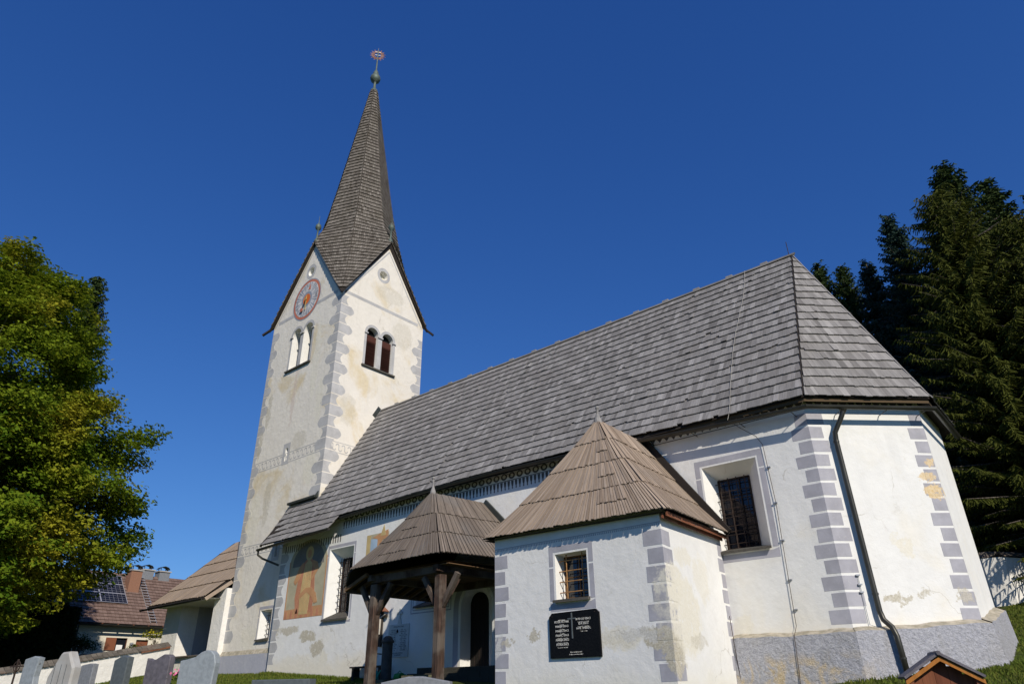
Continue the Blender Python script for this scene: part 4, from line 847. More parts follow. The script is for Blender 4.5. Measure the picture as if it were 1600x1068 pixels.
quoins(pAE, 0, 1, 2.98, -1.1, .366, .31, .50, .40, aw, False, 'squoin', seed=22); quoins(pAE, LE, -1, 3.2, -1.1, .366, .31, .40, .30, aw, False, 'squoin', seed=23)
dn = MB(); u = AX0 + .02
while u < AX1 - .02: dn.extr(pF.loop(rect(u, u + .022, 3.07, 3.11), .005), -pF.N * .004); u += .05
dn.build('dentil_painting', 'quoin', aw, kind='stuff'); decal(pF, rect(AX0, AX1, 3.12, 3.135), .005, 'quoin', aw, 'painted_line')
AP = V(-9.4, 14.75, 6.36); RR = V(-9.4, 17.0, 6.36)
pairs = [(V(-12.0, 17.0, 3.50), RR), (V(-11.98, 13.3, 3.42), AP + V(-.07, .08, 0)), (V(-11.95, 13.08, 3.41), AP + V(-.07, 0, 0)), (V(-11.75, 12.96, 3.40), AP + V(-.06, -.06, 0)),
         (V(-7.05, 12.94, 3.34), AP + V(.06, -.06, 0)), (V(-6.87, 12.99, 3.34), AP + V(.07, 0, 0)), (V(-6.78, 13.15, 3.34), AP + V(.07, .08, 0)), (V(-7.24, 17.0, 3.46), RR)]
fan_roof(sac, pairs, [1, .69, .42, .19, 0], .075, 'board', .13, 290, V(-6.5, 11, 3), AP, patches=((.86, .66, .57, .64), (.58, .40, .575, .635), (.32, .17, .57, .64)))
MB().lathe(AP + UP * -.05, [(.12, 0), (.10, .12), (.05, .24), (.03, .30), (.035, .42), (.055, .46), (.04, .52), (.0, .54)], 10).build('finial', 'finial', sac)
MB().bar(V(-7.16, 16.93, 3.46), V(-9.40, 16.93, 6.52), .10, .18).build('flashing_board', 'deck', sac)
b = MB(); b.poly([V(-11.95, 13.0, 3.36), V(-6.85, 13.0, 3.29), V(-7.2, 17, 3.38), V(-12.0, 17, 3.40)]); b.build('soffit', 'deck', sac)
MB().bar(V(-6.84, 13.1, 3.26), V(-7.28, 16.95, 3.37), .03, .10, shade=.6).build('fascia_board', 'redwood', sac)
MB().bar(V(-6.93, 13.06, 3.21), V(-7.38, 16.95, 3.32), .03, .08, shade=.2).build('fascia_board', 'redwood', sac)
MB().tube([V(-7.38, 16.72, 1.5), V(-7.37, 16.75, .6), V(-7.3, 16.7, -.3)], .008, 6).build('earthing_wire', 'iron', sac)
# memorial plaque under the sacristy window
pq = thing('black_memorial_plaque', (-9.38, AY, .6), 'black polished memorial plaque with names and a cross on the white sacristy wall', 'plaque')
PU0, PU1, PZ0, PZ1 = -10.05, -8.71, .60, 1.54
b = MB(); b.extr(pF.loop([(PU0, PZ0), (PU1, PZ0), (PU1, PZ1 - .07), (PU1 - .08, PZ1), (PU0 + .08, PZ1 - .02), (PU0, PZ1 - .10)], .045), -pF.N * .045); slab = b.build('slab', 'granite_black', pq)
b = MB()
def tl_(u, z, s, tx): text_into(b, tx, s, pF.p(u, z, .046), pF.U, UP, pF.N, .002)
left = [('NAŠI DRAGI', .035), ('PETER PISTNIK', .062), ('* 1.8.1860', .030), ('MARIJA ENCI', .062), ('* 2.2.1866', .030), ('MARJEL ENCI', .062), ('* 8.6.1893', .030), ('FRANC ENCI', .062), ('* 30.5.1895  + 11.1.1966', .030), ('MARIJA ENCI', .062), ('* 12.1.1906  + 18.7.1982', .030), ('PETRA ENCI', .062), ('* 26.5.1938  + 4.5.1999', .030)]
z = PZ1 - .19
for tx, s in left: tl_(-9.70, z, s, tx); z -= .052 if s > .05 else .040
z = PZ1 - .20
for tx, s in [('RUDOLF ENCI', .062), ('* 14.8.1930  + 21.3.1998', .030), ('IDA ENCI', .062), ('* 6.12.1935  + 18.4.2001', .030), ('HUB. SMERDL', .062), ('* 1901  + 1944', .030)]: tl_(-9.12, z, s, tx); z -= .052 if s > .05 else .042
tl_(-9.35, PZ0 + .10, .035, 'Kdor vas ljubi ni umrl'); tl_(-9.35, PZ0 + .055, .035, 'le dalec je nocoj in vedno')
b.build('lettering', 'gilt', slab)
b = MB(); b.box(pF.p(-9.42, 1.24, .05), (.028, .02, .52), (pF.U, pF.N, UP)); b.box(pF.p(-9.42, 1.38, .05), (.22, .018, .026), (pF.U, pF.N, UP)); b.build('cross', 'st_dark', slab)
for a in ((PU0 + .09, PZ1 - .09), (PU1 - .1, PZ1 - .06)): MB().tube([pF.p(*a, .044), pF.p(*a, .055)], .012, 8).build('fixing_bolt', 'iron', slab)

# ------------------------------------------------------------------ ENTRANCE PORCH
po = thing('entrance_porch', (-15.6, 15, .2), 'open timber entrance porch with brown board roof and braced oak posts', 'porch')
PA = V(-15.58, 14.6, 5.50); PR = V(-15.58, 17.0, 5.62)
pairs = [(V(-18.05, 17.0, 2.80), PR), (V(-17.95, 13.35, 2.80), PA + V(-.07, .1, 0)), (V(-17.52, 13.16, 3.20), PA + V(-.08, 0, 0)), (V(-17.35, 13.10, 3.27), PA + V(-.06, -.05, 0)), (V(-14.0, 13.08, 3.30), PA + V(.05, -.06, 0)),
         (V(-13.68, 13.16, 3.31), PA + V(.07, 0, 0)), (V(-13.56, 13.42, 3.32), PA + V(.07, .1, 0)), (V(-13.22, 17.0, 3.42), PR)]
rfp, PP, LP = fan_roof(po, pairs, [1, .63, .31, 0], .072, 'porchboard', .10, 290, V(-14, 10, 3), PA, patches=((.86, .62, .44, .56), (.50, .30, .45, .56)))
MB().lathe(PA - UP * .06, [(.10, 0), (.09, .12), (.045, .26), (.028, .34), (.03, .52), (.06, .56), (.05, .60), (.0, .62)], 10).build('finial', 'finial', po)
MB().bar(V(-15.5, 16.93, 5.66), V(-13.25, 16.93, 3.5), .08, .16).build('flashing_board', 'flash', po)
b = MB(); b.poly([V(-17.3, 13.5, 3.12), V(-13.75, 13.5, 3.16), V(-13.4, 16.97, 3.28), V(-17.3, 16.97, 3.12)]); b.build('ceiling', 'soffit', po)
for k in range(24): x = -17.25 + .15 * k; MB().bar(V(x, 13.55, 3.105), V(x + .01, 16.9, 3.125), .13, .02, shade=rnd.random()).build('ceiling_board', 'soffit', po)
for y, z in ((13.7, 3.0), (16.8, 3.0)): MB().bar(V(-17.05, y, z), V(-14.05, y, z + .02), .18, .20).build('tie_beam', 'post', po)
for x in (-16.95, -14.15): MB().bar(V(x, 13.45, 3.02), V(x, 16.95, 3.02), .17, .17).build('tie_beam', 'post', po)
for k in range(9): y = 13.4 + .43 * k; MB().bar(V(-17.0, y, 3.12), V(-18.0, y, 2.76), .09, .10).build('rafter_end', 'soffit', po)
MB().bar(V(-17.97, 13.3, 2.75), V(-18.0, 17, 2.75), .05, .12).build('eave_plate', 'post', po)
for x in (-16.92, -14.18):
    b = MB(); w = .135; c_ = .045; pts = [(w - c_, -w), (w, -w + c_), (w, w - c_), (w - c_, w), (-w + c_, w), (-w, w - c_), (-w, -w + c_), (-w + c_, -w)]
    b.extr([V(x + p[0], 13.7 + p[1], .10) for p in pts], V(0, 0, 2.75)); b.build('post', 'post', po)
    for dx, dy in ((1, 0), (-1, 0), (0, 1)): MB().bar(V(x + dx * .10, 13.7 + dy * .10, 2.05), V(x + dx * .66, 13.7 + dy * .66, 2.84), .12, .13).build('brace', 'post', po)
    MB().box((x, 13.7, .09), (.50, .46, .24)).build('foot_stone', 'fieldstone', po)
# loose slabs
sl1 = MB().box((-15.95, 14.7, .35), (1.05, .45, .13)).build('stone_slab', 'fieldstone', origin=(-15.95, 14.7, .28)); props(sl1, 'flat mossy stone slab lying left of the right porch post', 'stone slab')
sl2 = MB().box((-19.1, 15.9, .30), (.8, .4, .12)).build('stone_slab', 'fieldstone', origin=(-19.1, 15.9, .24)); props(sl2, 'low mossy stone step under the green watering cans by the pump', 'stone slab')
# crucifix on the wall behind the left post
cx = thing('wall_crucifix', (-20.5, 16.95, 1.45), 'dark wooden crucifix with little roof hung on the church wall behind the left porch post', 'crucifix')
MB().box((-20.5, 16.94, 2.05), (.13, .07, 1.25)).build('upright', 'darkwood', cx); MB().box((-20.5, 16.93, 2.42), (.62, .06, .10)).build('crossbeam', 'darkwood', cx)
b = MB(); b.bar(V(-20.5, 16.83, 2.78), V(-20.84, 16.83, 2.55), .30, .02, up=UP); b.bar(V(-20.5, 16.83, 2.78), V(-20.16, 16.83, 2.55), .30, .02, up=UP); b.build('little_roof', 'redwood', cx)
b = MB(); b.tube([V(-20.5, 16.87, 1.82), V(-20.49, 16.86, 2.05), V(-20.5, 16.86, 2.25), V(-20.5, 16.87, 2.40)], [.03, .045, .055, .04], 8); b.lathe(V(-20.5, 16.85, 2.42), [(.0, 0), (.05, .04), (.05, .09), (0, .13)], 8)
for s in (-1, 1): b.tube([V(-20.5 + s * .05, 16.87, 2.38), V(-20.5 + s * .26, 16.87, 2.46)], [.025, .015], 6)
b.build('carved_figure', 'carved', cx)
# marble plaque with cross on the nave wall
mp = thing('pale_memorial_plaque', (-19.55, 17, 1.05), 'pale grey marble memorial plaque topped by a small cross on the shaded church wall', 'plaque')
b = MB(); b.extr(pS.loop(rect(-20.10, -19.05, 1.06, 2.10), .035), -pS.N * .035); ms = b.build('slab', 'marble', mp)
b = MB(); c0 = (-19.56, 2.12)
b.extr(pS.loop([(-19.66, 2.11), (-19.46, 2.11), (-19.51, 2.30), (-19.61, 2.30)], .03), -pS.N * .03); b.box(pS.p(-19.56, 2.44, .02), (.075, .03, .34), (pS.U, pS.N, UP)); b.box(pS.p(-19.56, 2.47, .024), (.27, .03, .075), (pS.U, pS.N, UP)); b.build('stone_cross', 'marble', mp)
b = MB()
text_into(b, 'HVALEŽNA FARA', .07, pS.p(-19.57, 2.0, .036), pS.U, UP, pS.N, .003)
rows = ['JOŽEF LIPUŠ', '1844 - 1909', 'FRANC KATNIK', '1861 - 1917', 'PETER MIKL', '1872 - 1931', 'ANDREJ ŠTER', '1889 - 1942', 'ANTON KUCHAR', '1901 - 1957', 'JANEZ ROVAN', '1911 - 1968']
for k, tx in enumerate(rows):
    for uu in (-19.83, -19.32): text_into(b, tx if uu < -19.5 else rows[(k + 5) % 12], .052, pS.p(uu, 1.90 - .058 * k, .036), pS.U, UP, pS.N, .003)
text_into(b, 'NAJ V MIRU POČIVAJO', .055, pS.p(-19.57, 1.17, .036), pS.U, UP, pS.N, .003); text_into(b, 'VSI NAŠI RAJNI', .05, pS.p(-19.57, 1.11, .036), pS.U, UP, pS.N, .003)
b.build('lettering', 'engrave', ms)
MB().lathe(pS.p(-19.62, 1.86, .05), [(.0, -.04), (.03, -.02), (.035, .02), (.015, .06), (.0, .09)], 8).build('little_lamp', 'iron', ms)
# pump and bench and watering cans
pu = thing('water_pump', (-19.2, 16.2, .3), 'old dark round water pump post with bent iron handle beneath the pale plaque', 'pump')
MB().lathe((-19.2, 16.2, .2), [(.20, 0), (.18, .05), (.17, 1.25), (.21, 1.27), (.21, 1.33), (.17, 1.36), (.15, 1.42), (.08, 1.47), (0, 1.48)], 18).build('casing', 'pumpstone', pu, smooth=False)
MB().tube([V(-19.3, 16.05, 1.12), V(-19.42, 15.95, 1.14), V(-19.52, 15.88, 1.0), V(-19.6, 15.85, .55)], .018, 8).build('handle', 'iron', pu)
be = thing('bench', (-20.7, 16.75, .35), 'small dark wooden bench standing against the church wall left of the pump', 'bench')
MB().box((-20.7, 16.7, .79), (1.75, .34, .05)).build('seat', 'darkwood', be)
for x in (-21.42, -20.0): MB().box((x, 16.7, .57), (.10, .28, .42)).build('leg', 'darkwood', be)
def can(name, loc, m, label, lying=False):
    t = thing(name, loc, label, 'watering can', 'plastic watering cans beside the pump'); x, y, z = loc
    if not lying:
        MB().lathe(loc, [(.0, 0), (.12, 0), (.13, .02), (.12, .22), (.07, .26), (.06, .28)], 14).build('body', m, t, smooth=True); MB().tube([V(x + .1, y, z + .05), V(x + .3, y - .02, z + .27)], [.025, .015], 8).build('spout', m, t); MB().tube([V(x - .11, y, z + .06), V(x - .19, y, z + .18), V(x - .05, y, z + .33), V(x + .04, y, z + .27)], .012, 6).build('handle', m, t)
    else:
        MB().tube([V(x - .15, y, z + .12), V(x + .15, y - .03, z + .12)], [.12, .12], 14).build('body', m, t); MB().tube([V(x + .15, y, z + .12), V(x + .33, y - .05, z + .14)], [.04, .06], 8).build('spout', m, t); MB().tube([V(x - .13, y, z + .22), V(x, y, z + .30), V(x + .12, y, z + .22)], .012, 6).build('handle', m, t)
can('watering_can', (-19.25, 15.78, .36), 'plastic_teal', 'upright teal watering can between the left porch post and the pump'); can('watering_can', (-18.35, 16.05, .30), 'plastic_green', 'dark green watering can lying on its side right of the pump', True)

# ------------------------------------------------------------------ VESTIBULE WEST OF THE TOWER
ve = thing('tower_vestibule', (-35.4, 18.5, .9), 'white walled vestibule with wide brown board roof left of the bell tower', 'annex')
vS = Plane((0, 17.2), (1, 0))
b = MB(); b.extr(vS.loop(rect(-38.0, -36.4, .3, 4.5)), V(0, .9, 0)); b.build('pillar', 'cemwall', ve)
b = MB(); b.extr(vS.loop(rect(-33.2, -32.2, .3, 4.5)), V(0, .45, 0)); b.build('pillar', 'cemwall', ve)
b = MB(); b.face([V(-38.0, 23.5, .3), V(-38.0, 18.1, .3), V(-38.0, 18.1, 5.4), V(-38.0, 20.6, 7.6), V(-38.0, 23.5, 4.9)]); b.poly([V(-38.0, 21.6, .3), V(-32.2, 21.6, .3), V(-32.2, 21.6, 5.5), V(-38.0, 21.6, 5.5)]); b.poly([V(-36.4, 18.1, .3), V(-36.4, 21.6, .3), V(-36.4, 21.6, 5), V(-36.4, 18.1, 5)]); b.build('wall', 'towerlow', ve)
b = MB(); b.extr([V(-35.3, 21.5, .9), V(-34.2, 21.5, .9), V(-34.2, 21.5, 3.2), V(-35.3, 21.5, 3.2)], V(0, .05, 0)); b.build('door', 'door', ve)
b = MB(); b.extr(vS.loop(rect(-36.4, -33.2, .3, 1.62), -.05), V(0, .3, 0)); b.build('parapet', 'cemwall', ve); MB().box((-34.8, 17.3, 1.66), (3.3, .45, .06)).build('parapet_coping', 'coping', ve)
b = MB(); b.poly([V(-38.3, 16.75, 4.02), V(-32.7, 16.75, 4.08), V(-32.2, 20.5, 4.08), V(-38.3, 20.5, 4.02)]); b.build('ceiling', 'reveal', ve)
k_ = .91; Sv = unit(V(0, 1, k_)); Nv = np.cross(V(1, 0, 0), Sv); Ov = V(0, 16.5, 4.10); Tv = (20.6 - 16.5) / Sv[1]
b = MB(); b.poly([V(-38.5, 16.5, 4.06), V(-32.8, 16.5, 4.06), V(-32.2, 17.5, 4.97), V(-32.2, 20.6, 7.79), V(-38.5, 20.6, 7.79)]); b.poly([V(-38.5, 24.7, 4.06), V(-38.5, 20.6, 7.79), V(-32.2, 20.6, 7.79), V(-32.2, 24.7, 4.06)]); vr = b.build('roof', 'deck', ve)
shingle_rows(Ov, V(1, 0, 0), Sv, Nv, [0, 1.15, 2.3, 3.35, 4.4, Tv - .05], lambda t: -38.5, lambda t: -32.8 + min(.58, .42 * t), th=.028, wmin=.07, wmax=.12, over=.12)
SH.sort(key=lambda s: s[0][0][1]); flush_shingles(vr, 'board', 290, 'roof_board', 'far_roof_boards')
MB().bar(V(-38.55, 16.45, 4.02), V(-32.8, 16.45, 4.05), .05, .12).build('eave_board', 'deck', ve); gutter([V(-39.3, 16.42, 3.98), V(-32.9, 16.42, 4.02)], .07, parent=ve)
MB().bar(V(-38.53, 16.5, 4.05), V(-38.53, 20.6, 7.79), .04, .14).build('verge_board', 'deck', ve); MB().bar(V(-32.75, 16.5, 4.0), V(-32.2, 17.4, 4.8), .06, .16).build('verge_board', 'board', ve)

# ------------------------------------------------------------------ CEMETERY WALLS
def cem_wall(name, pts, th, label, side=1, tiles=True, hh=2.2, roofm='coping'):
    t = thing(name, (pts[0][0], pts[0][1], pts[0][2] - 1), label, 'wall'); w = MB(); c = MB(); cs = MB()
    P = [np.array(p, float) for p in pts]
    nrm = []
    for i in range(len(P)):
        d = P[min(i + 1, len(P) - 1)] - P[max(i - 1, 0)]; d[2] = 0; d = unit(d); nrm.append(V(d[1], -d[0], 0))
    for i in range(len(P) - 1):
        a, b2 = P[i], P[i + 1]; na, nb = nrm[i] * th / 2, nrm[i + 1] * th / 2; dz = UP * hh
        w.hexa([a - na - dz, b2 - nb - dz, b2 + nb - dz, a + na - dz, a - na, b2 - nb, b2 + nb, a + na])
        L = np.linalg.norm(b2 - a); n = int(L / .22)
        for k in range(n):
            for s in (-1, 1):
                for r in range(2):
                    A = a + (b2 - a) * (k / n + .004); B = a + (b2 - a) * ((k + 1) / n - .004); NN = nrm[i] * s; dz0 = rnd.uniform(-.008, .008)
                    e0, e1 = (th / 2 + .08 - r * .15, th / 2 + .08 - r * .15 - .2); z0, z1 = .02 + r * .085 + dz0, .02 + r * .085 + .10 + dz0
                    q = [A + NN * e0 + UP * z0, B + NN * e0 + UP * z0, B + NN * max(0, e1) + UP * z1, A + NN * max(0, e1) + UP * z1]; cs.hexa(q + [x + UP * .028 for x in q], rnd.random(), .2, .22)
    w.build('wall_body', 'cemwall', t); cs.build('coping_tiles', roofm, t, kind='stuff')
    return t, nrm
t, nr = cem_wall('cemetery_wall', [(-35.0, 16.2, 2.03), (-34.6, 14.6, 1.74), (-34.1, 12.0, 1.28), (-33.5, 9.2, .80), (-32.6, 5.0, .15), (-31.6, 0, -.4)], .42, 'white cemetery wall with old tile coping running behind the left gravestones')
MB().bar(V(-34.72, 16.2, 2.03), V(-34.38, 14.8, 1.76), .04, .08).build('coping_fascia', 'redwood', t)
t, nr = cem_wall('cemetery_wall', [(-9, 36.5, 4.5), (-3.5, 31.1, 4.05), (-3.15, 31.2, 4.03), (-2.2, 32.3, 3.98), (3, 34.5, 4.0), (9, 35, 4.0)], .45, 'shaded white cemetery wall with dark coping behind the choir at right', hh=2.6)

# ------------------------------------------------------------------ GRAVESTONES
def gravestone(name, pos, ztop, w, th, prof, m, yaw, label, extra=None, chamfer=.02, group='gravestones in the churchyard'):
    """prof: outline (u from -0.5 to 0.5, v from 0 to 1) of the front"""
    x, y = pos; z0 = G(x, y) - .1; h = ztop - z0; t = thing(name, (x, y, z0), label, 'gravestone', group); a = math.radians(yaw); U = V(math.cos(a), math.sin(a), 0); N = V(math.sin(a), -math.cos(a), 0)
    O = V(x, y, z0); F = [O + U * u * w + UP * v * h for u, v in prof]; cen = O + UP * h * .5; c = chamfer
    FI = [f + (cen - f) * min(.4, c / max(.05, np.linalg.norm(cen - f))) for f in F]
    b = MB(); fr_ = [f + N * th / 2 for f in FI]; mid = [f + N * (th / 2 - c) for f in F]; bk = [f - N * th / 2 for f in F]; n = len(F)
    b.face(fr_); b.face(bk[::-1])
    for i in range(n): j = (i + 1) % n; b.poly([mid[i], mid[j], fr_[j], fr_[i]]); b.poly([bk[i], bk[j], mid[j], mid[i]])
    s = b.build('stone', m, t, recalc=True)
    MB().box(O + UP * .12, (w * 1.15, th * 1.8, .24), (U, -N, UP)).build('base', m, t)
    if extra: extra(t, s, O, U, N, h, w, th)
    return t
def vray(t, s, O, U, N, h, w, th):
    for u in (-.25, 0, .22): MB().bar(O + U * u * w + UP * .1 + N * (th / 2 - .005), O + U * u * w + UP * h * .8 + N * (th / 2 - .005), .02, .02).build('groove', 'st_dark', s)
def ringcross(t, s, O, U, N, h, w, th):
    c = O + U * .33 * w + UP * h * .86 + N * .02; MB().bar(c - UP * .22, c + UP * .10, .035).build('iron_cross', 'zinc', t); MB().bar(c - U * .10, c + U * .10, .035).build('iron_cross', 'zinc', t)
gravestone('gravestone', (-23.7, 7.35), 1.04, .62, .16, [(-.5, 0), (.45, 0), (.5, .45), (.42, .62), (.5, .97), (.1, 1), (-.5, .95)], 'st_pale', 14, 'tall narrow pale gravestone with notched right edge and thin zinc cross on it', ringcross)
gravestone('gravestone', (-20.9, 7.2), 1.04, .95, .22, [(-.5, 0), (.5, 0), (.5, .75), (.18, 1), (-.12, .99), (-.5, .62)], 'st_light', 14, 'white weathered gravestone with sloping shoulders, the tallest of the left row', vray, .05)
gravestone('gravestone', (-26.2, 9.75), .97, .60, .18, [(-.5, 0), (.5, 0), (.5, .98), (.2, 1), (-.5, .96)], 'st_grey', 12, 'small grey square gravestone right behind the white pointed one')
gravestone('gravestone', (-27.9, 10.1), .95, .55, .18, [(-.5, 0), (.5, 0), (.5, 1), (-.5, .97)], 'st_dark', 12, 'small dark gravestone half hidden behind the white pointed one')
gravestone('gravestone', (-21.05, 8.65), .98, .55, .18, [(-.5, 0), (.5, 0), (.5, .97), (.1, 1), (-.05, .99), (-.5, .92)], 'st_dark', 12, 'slim dark green gravestone standing alone with slanted top, before the white wall')
gravestone('gravestone', (-19.55, 8.95), .96, .82, .16, [(-.5, 0), (.5, 0), (.5, .95), (.38, .995), (.2, 1), (.05, .96), (-.12, .91), (-.3, .90), (-.42, .92), (-.5, .94)], 'st_purple', 16, 'dark purple gravestone with wavy top below the vestibule')
gravestone('gravestone', (-16.4, 8.4), .91, 1.00, .16, [(-.5, 0), (.5, 0), (.47, .45), (.5, .80), (.44, .93), (.33, .99), (.2, 1), (.05, .97), (-.1, .90), (-.3, .87), (-.5, .85)], 'st_pale', 20, 'large blue grey gravestone with curved shoulder, nearest the tower plinth')
gravestone('gravestone', (-11.75, 7.6), .23, 1.15, .22, [(-.5, 0), (.5, 0), (.5, 1), (-.5, 1)], 'st_dark', 25, 'low dark gravestone top edge in front of the fresco wall')
gravestone('gravestone', (-9.95, 9.1), .24, 1.25, .2, [(-.5, 0), (.5, 0), (.5, .92), (.1, 1), (-.1, 1), (-.5, .92)], 'st_grey', 30, 'grey gravestone with low pointed top in front of the porch posts')
ic = thing('iron_grave_cross', (-24.2, 7.1, G(-24.2, 7.1)), 'thin wrought iron grave cross at the far left before the white wall', 'grave cross')
b0 = V(-24.2, 7.1, 0); z0 = G(-24.2, 7.1); MB().bar(b0 + UP * z0, b0 + UP * .98, .04).build('shaft', 'iron', ic); MB().bar(b0 + UP * .80 - V(.25, .08, 0), b0 + UP * .80 + V(.25, .08, 0), .035).build('arm', 'iron', ic)
MB().tube([b0 + UP * .80 + V(.13 * math.cos(a), .04 * math.cos(a), .13 * math.sin(a)) for a in np.linspace(0, 6.28, 15)], .015, 6).build('ring', 'iron', ic)
# roofed wooden grave marker, bottom right
gm = thing('roofed_grave_marker', (-1.45, 6.35, -1.35), 'brown wooden grave marker with small pitched roof at the bottom right by the drainpipe', 'grave marker')
Om = V(-1.215, 6.29, 0); Um = unit(V(.9, .36, 0)); Nm = V(Um[1], -Um[0], 0)
ap = .185; ew = .255; ez = .03
for s in (-1, 1):
    A = Om + UP * ap; B = Om + Um * s * ew + UP * ez
    dd_ = unit(B - A); nn = unit(np.cross(dd_, Nm)); nn = nn if nn[2] > 0 else -nn
    q = [A + Nm * .10, B + Nm * .10, B - Nm * .22, A - Nm * .22]
    b = MB(); b.hexa(q + [x + nn * .018 for x in q], .5, .3, .3); b.build('roof_panel', 'st_purple', gm)
    q = [A + Nm * .085 - UP * .012, B + Nm * .085 - UP * .012, B + Nm * .07 - UP * .012, A + Nm * .07 - UP * .012]; b = MB(); b.hexa([x - UP * .03 for x in q] + q, .9, .1, .3); b.build('barge_board', 'orangewood', gm)
MB().tube([Om + UP * (ap + .012) + Nm * .11, Om + UP * (ap + .012) - Nm * .23], .016, 8).build('ridge_cap', 'st_purple', gm)
for k in range(5):
    uu = -.225 + .09 * (k + .5); top = ap - abs(uu) * (ap - ez) / ew - .02
    MB().box(Om + Um * uu + UP * ((top - 1.3) / 2), (.088, .03, top + 1.3), (Um, -Nm, UP), rnd.random()).build('board', 'redwood', gm)
for s in (-1, 1): MB().box(Om + Um * s * .225 + Nm * .04 + UP * -.65, (.05, .06, 1.38), (Um, -Nm, UP)).build('post', 'redwood', gm)
MB().box(Om - UP * 1.33, (.6, .4, .2), (Um, -Nm, UP)).build('base', 'st_grey', gm)

# ------------------------------------------------------------------ HOUSE behind
ho = thing('farmhouse', (-56, 24, .5), 'cream house with large brown tiled roof, brown shutters and roof solar panels behind the wall', 'house')
HX, RX, HE, HR = -51.8, -56.0, 4.3, 8.1; Y0, Y1 = 16.8, 36.0
kh = (HR - HE) / (HX - RX)
hE = Plane((-52.4, 0), (0, 1))
HW1, HW2, HW3 = rect(20.75, 21.45, 2.75, 3.52), rect(22.05, 22.85, 2.6, 3.45), rect(24.4, 25.2, 2.6, 3.45)
b = MB(); b.face(hE.loop([(18.1, -1), (34, -1), (34, 4.2), (18.1, 4.2)]), [hE.loop(h) for h in (HW1, HW2, HW3)]); b.face([V(-60, 18.1, -1), V(-52.4, 18.1, -1), V(-52.4, 18.1, 4.2), V(-56, 18.1, 7.6), V(-60, 18.1, 4.2)]); hw = b.build('wall', 'housewall', ho)
b = MB(); b.poly([V(HX, Y0, HE), V(HX, Y1, HE), V(RX, Y1, HR), V(RX, Y0, HR)]); b.poly([V(-60.2, Y0, HE), V(RX, Y0, HR), V(RX, Y1, HR), V(-60.2, Y1, HE)]); hr = b.build('roof', 'deck', ho)
Sh = unit(V(RX - HX, 0, HR - HE)); Nh = unit(V(HR - HE, 0, HX - RX)); Th = math.hypot(HX - RX, HR - HE); tb = MB(); r = 0; t0 = 0
while t0 < Th - .1:
    y = Y0
    while y < 31:
        A = V(HX, y + .015, HE) + Sh * t0; q = [A, A + V(0, .235, 0), A + V(0, .235, 0) + Sh * .37, A + Sh * .37]; q = [q[0] + Nh * .05, q[1] + Nh * .05, q[2] + Nh * .01, q[3] + Nh * .01]; tb.hexa(q + [p + Nh * (.03 if i < 2 else .02) for i, p in enumerate(q)], rnd.random(), .3, .25); y += .25
    t0 += .33
tb.build('roof_tiles', 'tile', hr, kind='stuff')
gutter([V(HX + .1, Y1, HE - .04), V(HX + .1, Y0, HE - .04)][::-1], .09, parent=ho)
for y in np.arange(17.4, 30, 1.0): MB().bar(V(-52.3, y, HE + .12), V(HX + .02, y, HE - .02), .09, .10).build('rafter_end', 'shutter', ho)
def roofp(y, t, o=.08): return V(HX, y, HE) + Sh * t + Nh * o
for iy in range(2):
    for it in range(3):
        y0, y1 = 21.3 - 1.75 * (iy + 1), 21.3 - 1.75 * iy - .04; ta = 2.05 + it * 1.02; q = [roofp(y0, ta, .12), roofp(y1, ta, .12), roofp(y1, ta + .98, .12), roofp(y0, ta + .98, .12)]
        b = MB(); b.hexa(q + [p + Nh * .04 for p in q]); sp_ = b.build('solar_panel', 'solar', ho)
        g = MB()
        for k in range(7): yy = y0 + (y1 - y0) * k / 6; g.bar(roofp(yy, ta, .163), roofp(yy, ta + .98, .163), .010 if k % 6 else .04, .01, Nh)
        for k in range(5): tt = ta + .98 * k / 4; g.bar(roofp(y0, tt, .163), roofp(y1, tt, .163), .010 if k % 4 else .04, .01, Nh)
        g.build('panel_grid', 'alu', sp_, kind='stuff')
def chimney(y, x, w, ztop, zb, m, tall):
    c = MB().box((x, y, (ztop + zb) / 2), (w, w, ztop - zb)).build('chimney', m, ho); MB().box((x, y, ztop + .04), (w + .14, w + .14, .08)).build('chimney_cap', 'st_light', c)
    b = MB(); pts = [(-.40, .20), (-.28, .34), (0, .42), (.28, .34), (.40, .20)]
    for (a, za), (d, zd) in zip(pts, pts[1:]): b.hexa([V(x - .3, y + a, ztop + za), V(x + .3, y + a, ztop + za), V(x + .3, y + d, ztop + zd), V(x - .3, y + d, ztop + zd)] + [V(x - .3, y + a, ztop + za + .03), V(x + .3, y + a, ztop + za + .03), V(x + .3, y + d, ztop + zd + .03), V(x - .3, y + d, ztop + zd + .03)])
    b.build('chimney_hood', 'flash', c)
    for s in (-.26, .26):
        for s2 in (-.2, .2): MB().bar(V(x + s2, y + s, ztop + .08), V(x + s2, y + s, ztop + .33), .04).build('hood_leg', 'flash', c)
chimney(21.9, -54.75, .78, 8.15, 6.0, 'brick', 1); chimney(23.2, -56.0, .85, 8.45, 7.8, 'st_grey', 0); chimney(24.45, -56.0, .80, 8.45, 7.8, 'st_grey', 0)
b = MB()
for k in range(17): q = roofp(22.75, .35 + k * .3); b.box(q + Nh * .08, (.12, .42, .03))
for s in (-.2, .2): b.bar(roofp(22.75 + s, .2), roofp(22.75 + s, 5.4), .03)
b.build('roof_ladder', 'alu', ho, kind='stuff')
